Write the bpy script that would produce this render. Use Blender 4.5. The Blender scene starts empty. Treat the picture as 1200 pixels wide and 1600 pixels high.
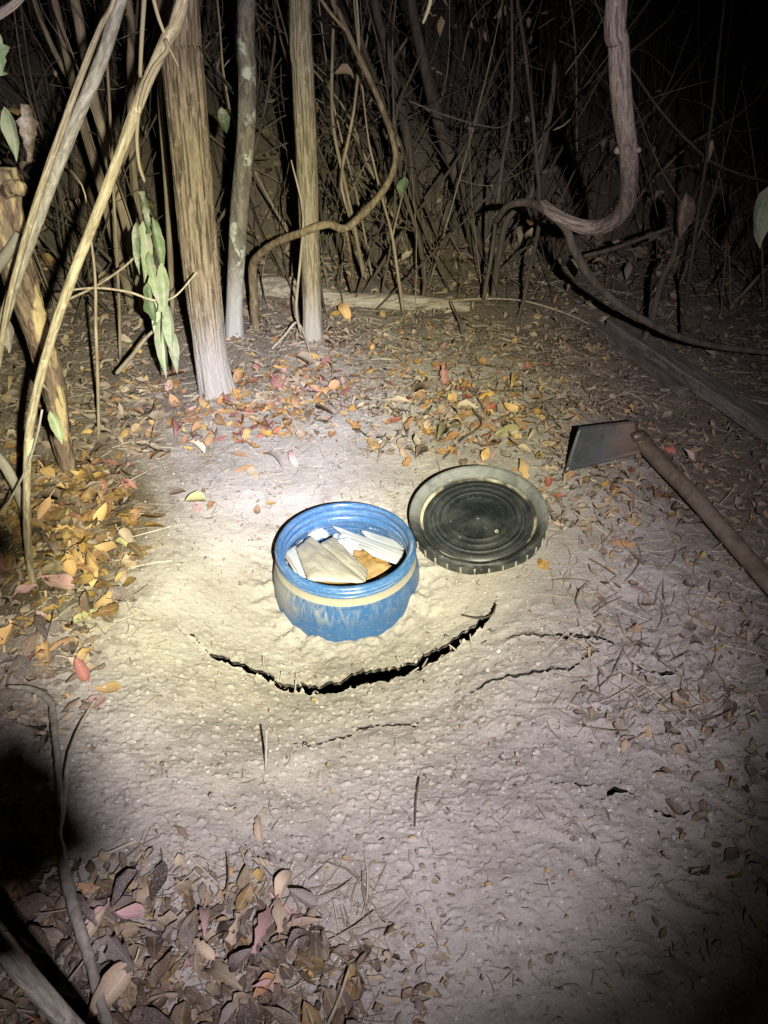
import bpy, math, random
import numpy as np

random.seed(7)
RNG = np.random.default_rng(11)
scene = bpy.context.scene
COL = scene.collection

# ------------------------------------------------------------------ camera
CAM_H, PITCH, F = 1.25, math.radians(37.0), 1186.0        # F = focal length in pixels of a 1200x1600 frame
cd = bpy.data.cameras.new('camera')
cam = bpy.data.objects.new('camera', cd)
COL.objects.link(cam)
cam.location = (0, 0, CAM_H)
cam.rotation_euler = (math.pi / 2 - PITCH, 0, 0)
cd.sensor_fit = 'VERTICAL'
cd.sensor_height = 36.0
cd.lens = 36.0 * F / 1600.0
cd.clip_start, cd.clip_end = 0.02, 300.0
scene.camera = cam
FWD = np.array([0, math.cos(PITCH), -math.sin(PITCH)])
UP = np.array([0, math.sin(PITCH), math.cos(PITCH)])
RIGHT = np.array([1.0, 0, 0])
EYE = np.array([0, 0, CAM_H])

# ------------------------------------------------------------------ world: moonless night sky
world = bpy.data.worlds.new("World")
scene.world = world
world.use_nodes = True
wn, wl = world.node_tree.nodes, world.node_tree.links
sky = wn.new('ShaderNodeTexSky')
sky.sky_type = 'NISHITA'
sky.sun_disc = False
sky.sun_elevation = math.radians(-4.0)
sky.sun_rotation = math.radians(200)
wl.new(sky.outputs[0], wn['Background'].inputs[0])
wn['Background'].inputs[1].default_value = 0.02

# ------------------------------------------------------------------ the torch that lights the clearing
LAMP = EYE + 0.18 * RIGHT - 0.06 * UP - 0.24 * FWD
def ray(px, py):
    return FWD + (px - 600.0) / F * RIGHT + (800.0 - py) / F * UP
AIM = EYE + ray(430, 658) * 2.05
ld = bpy.data.lights.new('torch', 'SPOT')
lamp = bpy.data.objects.new('torch', ld)
COL.objects.link(lamp)
lamp.location = LAMP
from mathutils import Vector, Matrix, Quaternion
lamp.rotation_euler = Vector(AIM - LAMP).to_track_quat('-Z', 'Y').to_euler()
ld.energy = 1160.0
ld.shadow_soft_size = 0.0115
ld.spot_size = math.radians(112)
ld.spot_blend = 0.05
ld.use_nodes = True
nt = ld.node_tree
N, L = nt.nodes, nt.links
em = [n for n in N if n.type == 'EMISSION'][0]
tc = N.new('ShaderNodeTexCoord')
sp = N.new('ShaderNodeSeparateXYZ')
L.new(tc.outputs['Normal'], sp.inputs[0])
ab = N.new('ShaderNodeMath'); ab.operation = 'ABSOLUTE'; L.new(sp.outputs[2], ab.inputs[0])
ac = N.new('ShaderNodeMath'); ac.operation = 'ARCCOSINE'; L.new(ab.outputs[0], ac.inputs[0])
dv = N.new('ShaderNodeMath'); dv.operation = 'DIVIDE'; L.new(ac.outputs[0], dv.inputs[0]); dv.inputs[1].default_value = math.radians(60)
# angle / 60 deg -> beam profile (hot core, yellow ring, lavender spill)
def ramp(nodes, stops):
    r = nodes.new('ShaderNodeValToRGB')
    e = r.color_ramp.elements
    while len(e) > 1:
        e.remove(e[-1])
    e[0].position, e[0].color = stops[0][0], (*stops[0][1], 1)
    for p, c in stops[1:]:
        k = e.new(p); k.color = (*c, 1)
    return r
BEAM = [(0.0, .94), (5.0, .93), (8.0, 0.84), (11.0, 0.69), (14.0, 0.56), (17.0, 0.46), (20.0, 0.345), (23.0, 0.235), (26.0, 0.165), (28.0, 0.133), (30.0, 0.113), (32.0, 0.088), (34.0, 0.052), (36.0, 0.020), (38.0, 0.006), (41.0, 0.0006), (45.0, 0.0), (56, 0)]
TINT = [(0.0, (1, 1, 1.06)), (6, (1, 1, 1.04)), (8.5, (1, .985, .88)), (11.0, (1, .98, .76)), (17, (1, .97, .69)), (21, (1, .96, .86)), (26, (1, .945, 1.02)), (33, (1, .94, 1.03)), (44, (1, .93, .85)), (56, (1, .9, .7))]
r1 = ramp(N, [(a / 60.0, (v, v, v)) for a, v in BEAM])
r2 = ramp(N, [(a / 60.0, c) for a, c in TINT])
L.new(dv.outputs[0], r1.inputs[0]); L.new(dv.outputs[0], r2.inputs[0])
L.new(r2.outputs[0], em.inputs[0]); L.new(r1.outputs[0], em.inputs[1])

scene.view_settings.view_transform = 'Standard'
scene.view_settings.look = 'None'
scene.view_settings.gamma = 1
scene.view_settings.exposure = 0.0
scene.view_settings.use_curve_mapping = False
scene.cycles.max_bounces = 5
scene.cycles.diffuse_bounces = 3

# ------------------------------------------------------------------ noise, ground height
def _hash(ix, iy, seed):
    h = (ix.astype(np.int64) * 374761393 + iy.astype(np.int64) * 668265263 + seed * 1274126177) & 0xFFFFFFFF
    h = ((h ^ (h >> 13)) * 1274126177) & 0xFFFFFFFF
    h = h ^ (h >> 16)
    return h
def pnoise(x, y, seed=0):
    """gradient noise about -1..1"""
    x = np.asarray(x, float); y = np.asarray(y, float)
    x0 = np.floor(x); y0 = np.floor(y)
    fx, fy = x - x0, y - y0
    u = fx * fx * fx * (fx * (fx * 6 - 15) + 10); v = fy * fy * fy * (fy * (fy * 6 - 15) + 10)
    def g(dx, dy):
        a = _hash(x0 + dx, y0 + dy, seed) * (2 * math.pi / 4294967296.0)
        return np.cos(a) * (fx - dx) + np.sin(a) * (fy - dy)
    return 1.5 * ((g(0, 0) * (1 - u) + g(1, 0) * u) * (1 - v) + (g(0, 1) * (1 - u) + g(1, 1) * u) * v)
def sstep(a, b, x):
    t = np.clip((x - a) / (b - a), 0, 1)
    return t * t * (3 - 2 * t)

def at(px, py, Y):
    r = ray(px, py)
    return EYE + r * (Y / r[1])
def atz(px, py, z):
    r = ray(px, py)
    return EYE + r * ((z - CAM_H) / r[2])

RIM_Z = 0.060
BAR = atz(540, 847, RIM_Z)            # centre of the barrel mouth
BX, BY = BAR[0], BAR[1]
RIM_R = 0.174

CRACKS = [
    [(300, 1015, 1), (325, 1030, 1.6), (345, 1040, 3.4), (385, 1048, 3.4), (415, 1057, 4), (440, 1070, 5.5), (465, 1076, 6.5), (500, 1076, 9), (530, 1070, 12),
     (560, 1059, 14), (600, 1053, 12), (640, 1044, 10), (680, 1033, 9), (710, 1022, 9), (740, 1008, 8), (758, 992, 7), (768, 975, 4), (774, 958, 1.2)],
    [(790, 1011, 1.2), (850, 1015, 2.8), (900, 1018, 3.2), (940, 1023, 3), (955, 1030, 1)],
    [(735, 1090, 1.2), (760, 1078, 2.8), (820, 1073, 3.0), (880, 1068, 2.4), (910, 1052, 1.6), (930, 1040, 1)],
    [(455, 1168, 1), (500, 1163, 2.4), (540, 1150, 2.6), (560, 1136, 2.6), (600, 1130, 1.8), (650, 1128, 2.4), (668, 1116, 1)],
    [(975, 1055, 1), (1010, 1068, 2.8), (1040, 1076, 4), (1052, 1070, 1)],
    [(932, 1270, 1), (943, 1263, 7), (960, 1258, 5), (985, 1262, 1)],
    [(855, 1245, 1), (900, 1248, 2.2), (925, 1252, 1.5)],
    [(1010, 1290, 1), (1030, 1291, 4), (1055, 1292, 3), (1070, 1290, 1)],
]
CR = []
for c in CRACKS:
    zc = -.078 if c is CRACKS[0] else -.045
    P = [atz(p[0], p[1], zc) for p in c]
    W = [(.42 if c is CRACKS[0] else .45) * (atz(p[0], p[1] - p[2], zc)[1] - atz(p[0], p[1] + p[2], zc)[1]) for p in c]
    CR.append((np.array([q[0] for q in P]), np.array([q[1] for q in P]), np.array(W)))
def crack_edges(i, x):
    cx, cy, cw = CR[i]
    yc = np.interp(x, cx, cy) + .008 * pnoise(x * 24, x * 0 + i, 40) + .006 * pnoise(x * 70, x * 0 + i, 41) 
    w = np.interp(x, cx, cw, left=-1, right=-1)
    w1 = w * (.80 + .75 * pnoise(x * 40, x * 0 + i, 42) + .35 * pnoise(x * 95, x * 0 + i, 44)); w2 = w * (.80 + .75 * pnoise(x * 46, x * 0 + i, 43) + .35 * pnoise(x * 88, x * 0 + i, 45))
    return yc - w1, yc + w2, w > 0

AZ = np.radians([-180, -135, -90, -60, -30, 0, 30, 60, 90, 135, 180])   # 0 = towards camera, + = to the right
HC = np.array([-.010, -.026, -.062, -.078, -.100, -.096, -.092, -.052, -.022, -.010, -.010])
def H(x, y, fine=True):
    x = np.asarray(x, float); y = np.asarray(y, float)
    h = 0.030 * pnoise(x * 1.1 + 3, y * 1.1, 1) * sstep(0.7, 2.4, np.hypot(x - BX, y - BY) + .5)
    h = h + 0.012 * pnoise(x * 4, y * 4 + 9, 2)
    dx, dy = x - BX, y - BY
    r = np.hypot(dx, dy)
    az = np.arctan2(dx, -dy)
    hc = np.interp(az, AZ, HC) + (.011 * pnoise(az * 3.2, az * 0, 5) + .009 * pnoise(az * 5.3, r * 9, 6) + .006 * pnoise(x * 42, y * 42, 6) + .003 * pnoise(x * 90, y * 90, 16)) * (1 - sstep(.20, .30, r))
    k = 1 - sstep(.185, .43 + .42 * np.maximum(np.cos(az), 0) ** 1.5 + .06 * pnoise(x * 5, y * 5, 7), r)
    h = h * (1 - k) + hc * k
    # raised lip on the near side of the crack, slumped crust on the far side
    cx, cy, cw = CR[0]
    yc = np.interp(x, cx, cy)
    inx = sstep(cx[0] - .05, cx[0] + .12, x) * (1 - sstep(cx[-1] - .1, cx[-1] + .05, x))
    d = y - yc
    h = h + inx * (-.006 * np.exp(-(np.minimum(d, 0) / .05) ** 2) * (1 - sstep(-.005, .005, d)) + .006 * np.exp(-(np.maximum(d, 0) / .05) ** 2) * sstep(-.005, .005, d))
    # heap of humus under the heaped yellow leaves
    h = h + .045 * np.exp(-(((x + .86) / .3) ** 2 + ((y - 1.56) / .3) ** 2))
    # soil swells round the trunks
    for (tx, ty, tr) in ((-.52, 2.3, .12), (-.55, 2.72, .1), (-.27, 2.72, .1)):
        h = h + .03 * np.exp(-((x - tx) ** 2 + (y - ty) ** 2) / (2 * tr * tr))
    # long-range rise away from the clearing
    h = h + .34 * np.maximum(y - 3.35, 0) * sstep(3.3, 4.6, y) * (1 - .45 * sstep(.3, 1.6, x)) * (1 - sstep(7, 16, y) * .6)
    if fine:
        rough = 0.24 + .76 * sstep(.35, .9, np.hypot((x - .0) / 1.15, (y - 1.65) / .75)) + .5 * sstep(.2, .6, x - .15) * (1 - sstep(1.2, 1.6, y))
        rough = rough + inx * .8 * np.exp(-(d / .025) ** 2)
        terr = sstep(.1, .5, x + .1) * (1 - sstep(1.15, 1.45, y)) + .12
        n1 = pnoise(x * 7 + pnoise(x * 9, y * 9, 20) * 1.2, y * 13 + pnoise(x * 5, y * 5, 23) * 1.5, 3)
        h = h + .0055 * (1 - np.abs(n1) * 1.6) * terr
        h = h + rough * (.0050 * pnoise(x * 9, y * 11, 7) + .0028 * np.abs(pnoise(x * 15, y * 17, 8)) + .0014 * pnoise(x * 34, y * 38, 9) + (.0022 * np.abs(pnoise(x * 66, y * 70, 10)) + .0026 * np.abs(pnoise(x * 128, y * 130, 12))) * (.22 + .85 * sstep(-.1, .5, pnoise(x * 3.1 + 7, y * 3.1, 17))))
        cl = pnoise(x * 95 + 5, y * 95, 15)
        h = h + rough * .0065 * sstep(.45, .62, cl)
        h = h + .0011 * np.abs(pnoise(x * 195, y * 195, 13))
    return h
def H1(x, y):
    return float(H(np.array([x]), np.array([y]))[0])
def g(px, py, dz=0.0):
    z = 0.0
    for _ in range(5):
        p = atz(px, py, z + dz)
        z = float(H(np.array([p[0]]), np.array([p[1]]), False)[0])
    p = atz(px, py, z + dz)
    return np.array([p[0], p[1], H1(p[0], p[1]) + dz])

# ------------------------------------------------------------------ tagging and mesh helpers
def tag(o, label=None, cat=None, group=None, kind=None):
    if label: o['label'] = label
    if cat: o['category'] = cat
    if group: o['group'] = group
    if kind: o['kind'] = kind
    return o
def empty(name, loc=(0, 0, 0)):
    o = bpy.data.objects.new(name, None)
    o.empty_display_size = .05
    o.location = loc
    COL.objects.link(o)
    return o
class MB:
    def __init__(self):
        self.v, self.f, self.uv = [], [], []
    def add(self, v, f):
        b = len(self.v)
        self.v.extend([tuple(map(float, p)) for p in v])
        self.f.extend([tuple(i + b for i in q) for q in f])
    def build(self, name, mat, parent=None, smooth=True, origin=None):
        me = bpy.data.meshes.new(name)
        if parent is not None and origin is None:
            origin = parent.matrix_world.translation if parent.parent else parent.location
        off = np.zeros(3) if origin is None else np.array(origin)
        V = [(p[0] - off[0], p[1] - off[1], p[2] - off[2]) for p in self.v]
        me.from_pydata(V, [], self.f)
        if mat: me.materials.append(mat)
        if smooth: me.polygons.foreach_set('use_smooth', [True] * len(me.polygons))
        me.update()
        o = bpy.data.objects.new(name, me)
        if parent is not None:
            o.parent = parent
        elif origin is not None:
            o.location = origin
        COL.objects.link(o)
        return o
def spline(P, n):
    """Catmull-Rom through rows of P (any width)"""
    P = np.array(P, float)
    if len(P) == 2:
        t = np.linspace(0, 1, n)[:, None]
        return P[0] * (1 - t) + P[1] * t
    Q = np.vstack([2 * P[0] - P[1], P, 2 * P[-1] - P[-2]])
    seg = np.linalg.norm(np.diff(P[:, :3], axis=0), axis=1)
    cum = np.concatenate([[0], np.cumsum(seg)])
    out = []
    for s in np.linspace(0, cum[-1], n):
        i = min(np.searchsorted(cum, s, 'right') - 1, len(P) - 2)
        t = (s - cum[i]) / max(seg[i], 1e-9)
        p0, p1, p2, p3 = Q[i], Q[i + 1], Q[i + 2], Q[i + 3]
        out.append(.5 * ((2 * p1) + (p2 - p0) * t + (2 * p0 - 5 * p1 + 4 * p2 - p3) * t * t + (3 * p1 - p0 - 3 * p2 + p3) * t ** 3))
    return np.array(out)
def tube(P, R, sides=8, radial=None, caps=True):
    P = np.array(P, float); n = len(P)
    R = np.broadcast_to(np.array(R, float), (n,))
    T = np.gradient(P, axis=0)
    T /= np.linalg.norm(T, axis=1)[:, None] + 1e-12
    a = np.array([1., 0, 0]) if abs(T[0][0]) < .8 else np.array([0, 1., 0])
    U = a - T[0] * a.dot(T[0]); U /= np.linalg.norm(U)
    V, Fc = [], []
    th = np.linspace(0, 2 * math.pi, sides, endpoint=False) + math.pi / 2
    for i in range(n):
        U = U - T[i] * U.dot(T[i]); U /= np.linalg.norm(U)
        W = np.cross(T[i], U)
        rr = R[i] * (np.ones(sides) if radial is None else radial(th, i / max(n - 1, 1), P[i]))
        V.extend(list(P[i] + np.outer(np.cos(th) * rr, U) + np.outer(np.sin(th) * rr, W)))
    for i in range(n - 1):
        for j in range(sides):
            k = (j + 1) % sides
            Fc.append((i * sides + j, i * sides + k, (i + 1) * sides + k, (i + 1) * sides + j))
    if caps:
        Fc.append(tuple(reversed(range(sides))))
        Fc.append(tuple(range((n - 1) * sides, n * sides)))
    return V, Fc
def tube_uv(o, A, sides):
    rows = len(A)
    ln = np.concatenate([[0], np.cumsum(np.linalg.norm(np.diff(A[:, :3], axis=0), axis=1))])
    me = o.data
    uv = np.zeros((len(me.loops), 2), np.float32)
    nf = (rows - 1) * sides
    i, j = np.divmod(np.arange(nf), sides)
    q = np.stack([np.stack([j / sides, ln[i]], -1), np.stack([(j + 1) / sides, ln[i]], -1), np.stack([(j + 1) / sides, ln[i + 1]], -1), np.stack([j / sides, ln[i + 1]], -1)], 1)
    uv[:nf * 4] = q.reshape(-1, 2)
    l_ = me.uv_layers.new(name='UVMap')
    l_.data.foreach_set('uv', uv.ravel())
def lathe(profile, seg=64, radial=None):
    V, Fc = [], []
    m = len(profile)
    for k in range(seg):
        a = 2 * math.pi * k / seg
        for (r, z) in profile:
            V.append((r * math.cos(a), r * math.sin(a), z))
    for k in range(seg):
        k2 = (k + 1) % seg
        for i in range(m - 1):
            Fc.append((k * m + i, k2 * m + i, k2 * m + i + 1, k * m + i + 1))
    return V, Fc

# ------------------------------------------------------------------ materials
def mat(name, rough=.8, spec=.3):
    m = bpy.data.materials.new(name)
    m.use_nodes = True
    b = m.node_tree.nodes['Principled BSDF']
    b.inputs['Roughness'].default_value = rough
    b.inputs['Specular IOR Level'].default_value = spec
    return m, m.node_tree.nodes, m.node_tree.links, b
def noise(n, l, scale, detail=4, vec=None, rough=.6, dist=0.0):
    t = n.new('ShaderNodeTexNoise')
    t.inputs['Scale'].default_value = scale
    t.inputs['Detail'].default_value = detail
    t.inputs['Roughness'].default_value = rough
    t.inputs['Distortion'].default_value = dist
    if vec is not None: l.new(vec, t.inputs['Vector'])
    return t
def coords(n, l, scale=(1, 1, 1), out='Object'):
    t = n.new('ShaderNodeTexCoord')
    m = n.new('ShaderNodeMapping')
    m.inputs['Scale'].default_value = scale
    l.new(t.outputs[out], m.inputs['Vector'])
    return m.outputs[0]
def mix(n, l, a, b, f, mode='MIX'):
    m = n.new('ShaderNodeMix'); m.data_type = 'RGBA'; m.blend_type = mode
    for s, v in ((m.inputs[0], f), (m.inputs[6], a), (m.inputs[7], b)):
        if hasattr(v, 'is_linked'): l.new(v, s)
        elif isinstance(v, (int, float)): s.default_value = v
        else: s.default_value = (*v, 1)
    return m.outputs[2]
def math_(n, l, op, a, b=0.0, clamp=False):
    m = n.new('ShaderNodeMath'); m.operation = op; m.use_clamp = clamp
    for s, v in ((m.inputs[0], a), (m.inputs[1], b)):
        if hasattr(v, 'is_linked'): l.new(v, s)
        else: s.default_value = v
    return m.outputs[0]
def maprange(n, l, v, a, b, c=0.0, d=1.0, smooth=True):
    m = n.new('ShaderNodeMapRange')
    if smooth: m.interpolation_type = 'SMOOTHSTEP'
    l.new(v, m.inputs[0])
    for i, q in enumerate((a, b, c, d)): m.inputs[i + 1].default_value = q
    return m.outputs[0]
def bump(n, l, b, h, strength=.5, dist=.01):
    k = n.new('ShaderNodeBump')
    k.inputs['Strength'].default_value = strength
    k.inputs['Distance'].default_value = dist
    l.new(h, k.inputs['Height'])
    l.new(k.outputs[0], b.inputs['Normal'])
    return k

def soil_material():
    m, n, l, b = mat('soil', .95, .12)
    v = coords(n, l)
    big = noise(n, l, 2.2, 5, v)
    mid = noise(n, l, 14, 6, v, .7)
    fine = noise(n, l, 130, 4, v, .7)
    c = mix(n, l, (.295, .265, .24), (.39, .355, .328), maprange(n, l, big.outputs[0], .35, .65))
    c = mix(n, l, c, (.20, .175, .155), math_(n, l, 'MULTIPLY', maprange(n, l, mid.outputs[0], .50, .68), .62))
    c = mix(n, l, c, (.47, .43, .385), math_(n, l, 'MULTIPLY', maprange(n, l, fine.outputs[0], .58, .72), .6))
    # humus away from the dug patch: distance from its centre
    s = n.new('ShaderNodeSeparateXYZ'); l.new(v, s.inputs[0])
    dx = math_(n, l, 'DIVIDE', math_(n, l, 'SUBTRACT', s.outputs[0], 0.05), 0.72)
    dy = math_(n, l, 'DIVIDE', math_(n, l, 'SUBTRACT', s.outputs[1], 1.15), 1.45)
    d = math_(n, l, 'SQRT', math_(n, l, 'ADD', math_(n, l, 'MULTIPLY', dx, dx), math_(n, l, 'MULTIPLY', dy, dy)))
    d = math_(n, l, 'ADD', d, math_(n, l, 'MULTIPLY', math_(n, l, 'SUBTRACT', mid.outputs[0], .5), .9))
    hum = maprange(n, l, d, .80, 1.35)
    hx = math_(n, l, 'DIVIDE', math_(n, l, 'ADD', s.outputs[0], .93), .40); hy = math_(n, l, 'DIVIDE', math_(n, l, 'SUBTRACT', s.outputs[1], 1.56), .40)
    hd = math_(n, l, 'SQRT', math_(n, l, 'ADD', math_(n, l, 'MULTIPLY', hx, hx), math_(n, l, 'MULTIPLY', hy, hy)))
    hum2 = maprange(n, l, math_(n, l, 'ADD', hd, math_(n, l, 'MULTIPLY', math_(n, l, 'SUBTRACT', mid.outputs[0], .5), .8)), .7, 1.0, 1.0, 0.0)
    hc = mix(n, l, (.11, .085, .063), (.205, .165, .125), fine.outputs[0])
    c = mix(n, l, c, hc, math_(n, l, 'MULTIPLY', hum, .92))
    fl = noise(n, l, 75, 5, v, .75, .8)
    c = mix(n, l, c, (.10, .08, .06), math_(n, l, 'MULTIPLY', maprange(n, l, fl.outputs[0], .60, .68), .7))
    f5 = noise(n, l, 260, 3, v, .7)
    c = mix(n, l, c, (.17, .145, .125), math_(n, l, 'MULTIPLY', maprange(n, l, f5.outputs[0], .54, .66), .55))
    c = mix(n, l, c, (.50, .46, .42), math_(n, l, 'MULTIPLY', maprange(n, l, f5.outputs[0], .42, .32), .45))
    c = mix(n, l, c, (.085, .062, .036), math_(n, l, 'MULTIPLY', hum2, .9))
    # tiny pale grit
    vo = n.new('ShaderNodeTexVoronoi'); vo.inputs['Scale'].default_value = 95; l.new(v, vo.inputs['Vector'])
    sep = n.new('ShaderNodeSeparateColor'); l.new(vo.outputs['Color'], sep.inputs[0])
    grit = math_(n, l, 'MULTIPLY', math_(n, l, 'LESS_THAN', vo.outputs['Distance'], .22), math_(n, l, 'GREATER_THAN', sep.outputs[0], .90))
    c = mix(n, l, c, (.62, .57, .5), math_(n, l, 'MULTIPLY', grit, .7))
    l.new(c, b.inputs['Base Color'])
    f2 = noise(n, l, 420, 3, v, .7)
    hgt = math_(n, l, 'ADD', math_(n, l, 'MULTIPLY', fine.outputs[0], 1.0), math_(n, l, 'MULTIPLY', f2.outputs[0], .45))
    hgt = math_(n, l, 'ADD', hgt, math_(n, l, 'MULTIPLY', grit, .25))
    bump(n, l, b, hgt, .55, .005)
    return m
M = {}
M['soil'] = soil_material()

def bark(name, dark, light, vscale=(60, 60, 5), patch=None, dust=None, bstr=.5, rough=.9, lichen=None, furrow_shade=0.0, uv=None):
    m, n, l, b = mat(name, rough, .2)
    v = coords(n, l, vscale) if uv is None else coords(n, l, (uv[0], uv[1], 1), 'UV')
    a = noise(n, l, 1.0, 6, v, .65, .5 if uv else 0.0)
    v2 = coords(n, l)
    bn = noise(n, l, 9, 5, v2, .7)
    c = mix(n, l, dark, light, maprange(n, l, a.outputs[0], .3, .72))
    c = mix(n, l, c, tuple(q * .5 for q in dark), math_(n, l, 'MULTIPLY', maprange(n, l, bn.outputs[0], .55, .75), .35))
    if furrow_shade:
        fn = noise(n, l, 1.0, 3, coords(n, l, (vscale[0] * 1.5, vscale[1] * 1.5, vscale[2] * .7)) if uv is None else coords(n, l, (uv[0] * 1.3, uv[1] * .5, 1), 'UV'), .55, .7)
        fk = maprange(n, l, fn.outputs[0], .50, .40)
        c = mix(n, l, c, tuple(q * .28 for q in dark), math_(n, l, 'MULTIPLY', fk, furrow_shade))  # weathered furrow lines, darkened in colour to stand for weak groove shading
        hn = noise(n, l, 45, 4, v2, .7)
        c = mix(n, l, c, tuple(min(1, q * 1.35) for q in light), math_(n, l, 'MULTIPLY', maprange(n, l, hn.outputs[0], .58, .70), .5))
    oi = n.new('ShaderNodeObjectInfo')
    hs = n.new('ShaderNodeHueSaturation')
    l.new(maprange(n, l, oi.outputs['Random'], 0, 1, .8, 1.2, False), hs.inputs['Value'])
    l.new(c, hs.inputs['Color']); c = hs.outputs[0]
    if lichen:
        ln = noise(n, l, 9, 5, v2, .62, .3)
        c = mix(n, l, c, lichen, math_(n, l, 'MULTIPLY', maprange(n, l, ln.outputs[0], .53, .58), .9))
    if patch:
        pn = noise(n, l, 5, 5, coords(n, l, (1.6, 1.6, .5)), .65, .3)
        c = mix(n, l, c, patch, maprange(n, l, pn.outputs[0], .50, .56))
    if dust:                                     # splashed pale dust on the foot of the trunk
        col, z0, z1 = dust
        s = n.new('ShaderNodeSeparateXYZ'); l.new(v2, s.inputs[0])
        zz = math_(n, l, 'ADD', s.outputs[2], math_(n, l, 'MULTIPLY', math_(n, l, 'SUBTRACT', bn.outputs[0], .5), .30))
        k = maprange(n, l, zz, z1, z0)
        c = mix(n, l, c, col, math_(n, l, 'MULTIPLY', k, .88))
    l.new(c, b.inputs['Base Color'])
    bump(n, l, b, a.outputs[0], bstr, .012)
    return m
M['trunk_bark'] = bark('furrowed_bark', (.17, .125, .085), (.33, .265, .19), (60, 60, 5), dust=((.31, .285, .265), .05, .36), bstr=.9, furrow_shade=.8, uv=(30, 13))
M['lichen_bark'] = bark('lichen_bark', (.12, .105, .085), (.23, .20, .165), (50, 50, 22), furrow_shade=.5, lichen=(.40, .41, .36), dust=((.32, .30, .28), .10, .34))
M['pale_bark'] = bark('striped_bark', (.16, .13, .09), (.32, .275, .19), (75, 75, 7), dust=((.31, .285, .26), .03, .22), bstr=.7, furrow_shade=.6, uv=(22, 15))
M['stem_bark'] = bark('stem_bark', (.17, .13, .09), (.33, .27, .19), (40, 40, 6), bstr=.3)
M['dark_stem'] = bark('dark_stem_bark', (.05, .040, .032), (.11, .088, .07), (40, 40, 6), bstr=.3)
M['vine_bark'] = bark('vine_bark', (.13, .095, .06), (.26, .20, .125), (50, 50, 25), bstr=.6, furrow_shade=.5)
M['rough_bark'] = bark('rough_bark', (.20, .15, .125), (.35, .285, .245), (45, 45, 18), bstr=.9, furrow_shade=.6, uv=(13, 24))
M['pole_bark'] = bark('pole_bark', (.22, .175, .11), (.40, .345, .25), (45, 45, 14), bstr=.5, furrow_shade=.45, uv=(6, 26))
M['grey_pole'] = bark('grey_pole_bark', (.19, .17, .14), (.38, .35, .30), (50, 50, 20), bstr=.5, furrow_shade=.45, uv=(6, 30))
M['peeled'] = bark('peeling_bark', (.10, .065, .045), (.21, .155, .115), (40, 40, 14), patch=(.40, .31, .17), bstr=1.0, furrow_shade=.7)
M['twig'] = bark('dry_twig', (.22, .175, .125), (.40, .335, .255), (60, 60, 12), bstr=.3)
M['root'] = bark('pale_root', (.21, .185, .16), (.36, .325, .285), (50, 50, 12), bstr=.4)
M['log'] = bark('dry_log', (.20, .17, .135), (.35, .305, .25), (6, 70, 70), bstr=.8, furrow_shade=.6)
M['board'] = bark('grey_board', (.13, .112, .094), (.215, .19, .165), (9, 60, 60), bstr=.7, furrow_shade=.45)

def leaf_material(name, c1, c2, spot, gloss=.55, vein=.35, dusty=.72):
    m, n, l, b = mat(name, gloss, .35)
    uv = n.new('ShaderNodeTexCoord').outputs['UV']
    s = n.new('ShaderNodeSeparateXYZ'); l.new(uv, s.inputs[0])
    oi = n.new('ShaderNodeObjectInfo')
    nz = noise(n, l, 35, 4, coords(n, l), .65)
    ad = n.new('ShaderNodeVectorMath'); ad.operation = 'ADD'
    t = n.new('ShaderNodeTexCoord'); l.new(t.outputs['Object'], ad.inputs[0])
    cx = n.new('ShaderNodeCombineXYZ')
    for k in range(3): l.new(math_(n, l, 'MULTIPLY', oi.outputs['Random'], 31.0 + k), cx.inputs[k])
    l.new(cx.outputs[0], ad.inputs[1])
    l.new(ad.outputs[0], nz.inputs['Vector'])
    c = mix(n, l, c1, c2, oi.outputs['Random'])
    c = mix(n, l, c, spot, math_(n, l, 'MULTIPLY', maprange(n, l, nz.outputs[0], .5, .68), .8))
    du = math_(n, l, 'ABSOLUTE', math_(n, l, 'SUBTRACT', s.outputs[0], .5))
    rib = maprange(n, l, du, .02, .05, 1, 0)
    w = math_(n, l, 'SINE', math_(n, l, 'MULTIPLY', math_(n, l, 'SUBTRACT', s.outputs[1], math_(n, l, 'MULTIPLY', du, .55)), 62.0))
    side = math_(n, l, 'MULTIPLY', maprange(n, l, w, .82, 1.0), .5)
    vv = math_(n, l, 'MAXIMUM', rib, side)
    c = mix(n, l, c, tuple(min(1, q * 1.6 + .05) for q in c1), math_(n, l, 'MULTIPLY', vv, vein))
    hs = n.new('ShaderNodeHueSaturation')
    l.new(maprange(n, l, math_(n, l, 'FRACT', math_(n, l, 'MULTIPLY', oi.outputs['Random'], 17.3)), 0, 1, .62, 1.22, False), hs.inputs['Value'])
    hs.inputs['Saturation'].default_value = .84
    l.new(c, hs.inputs['Color'])
    dn = noise(n, l, 22, 4, ad.outputs[0], .7)
    dk = math_(n, l, 'MULTIPLY', maprange(n, l, dn.outputs[0], .48, .66), dusty)
    l.new(mix(n, l, hs.outputs[0], (.30, .265, .22), dk), b.inputs['Base Color'])
    bump(n, l, b, math_(n, l, 'ADD', vv, nz.outputs[0]), .35, .002)
    return m
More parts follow.
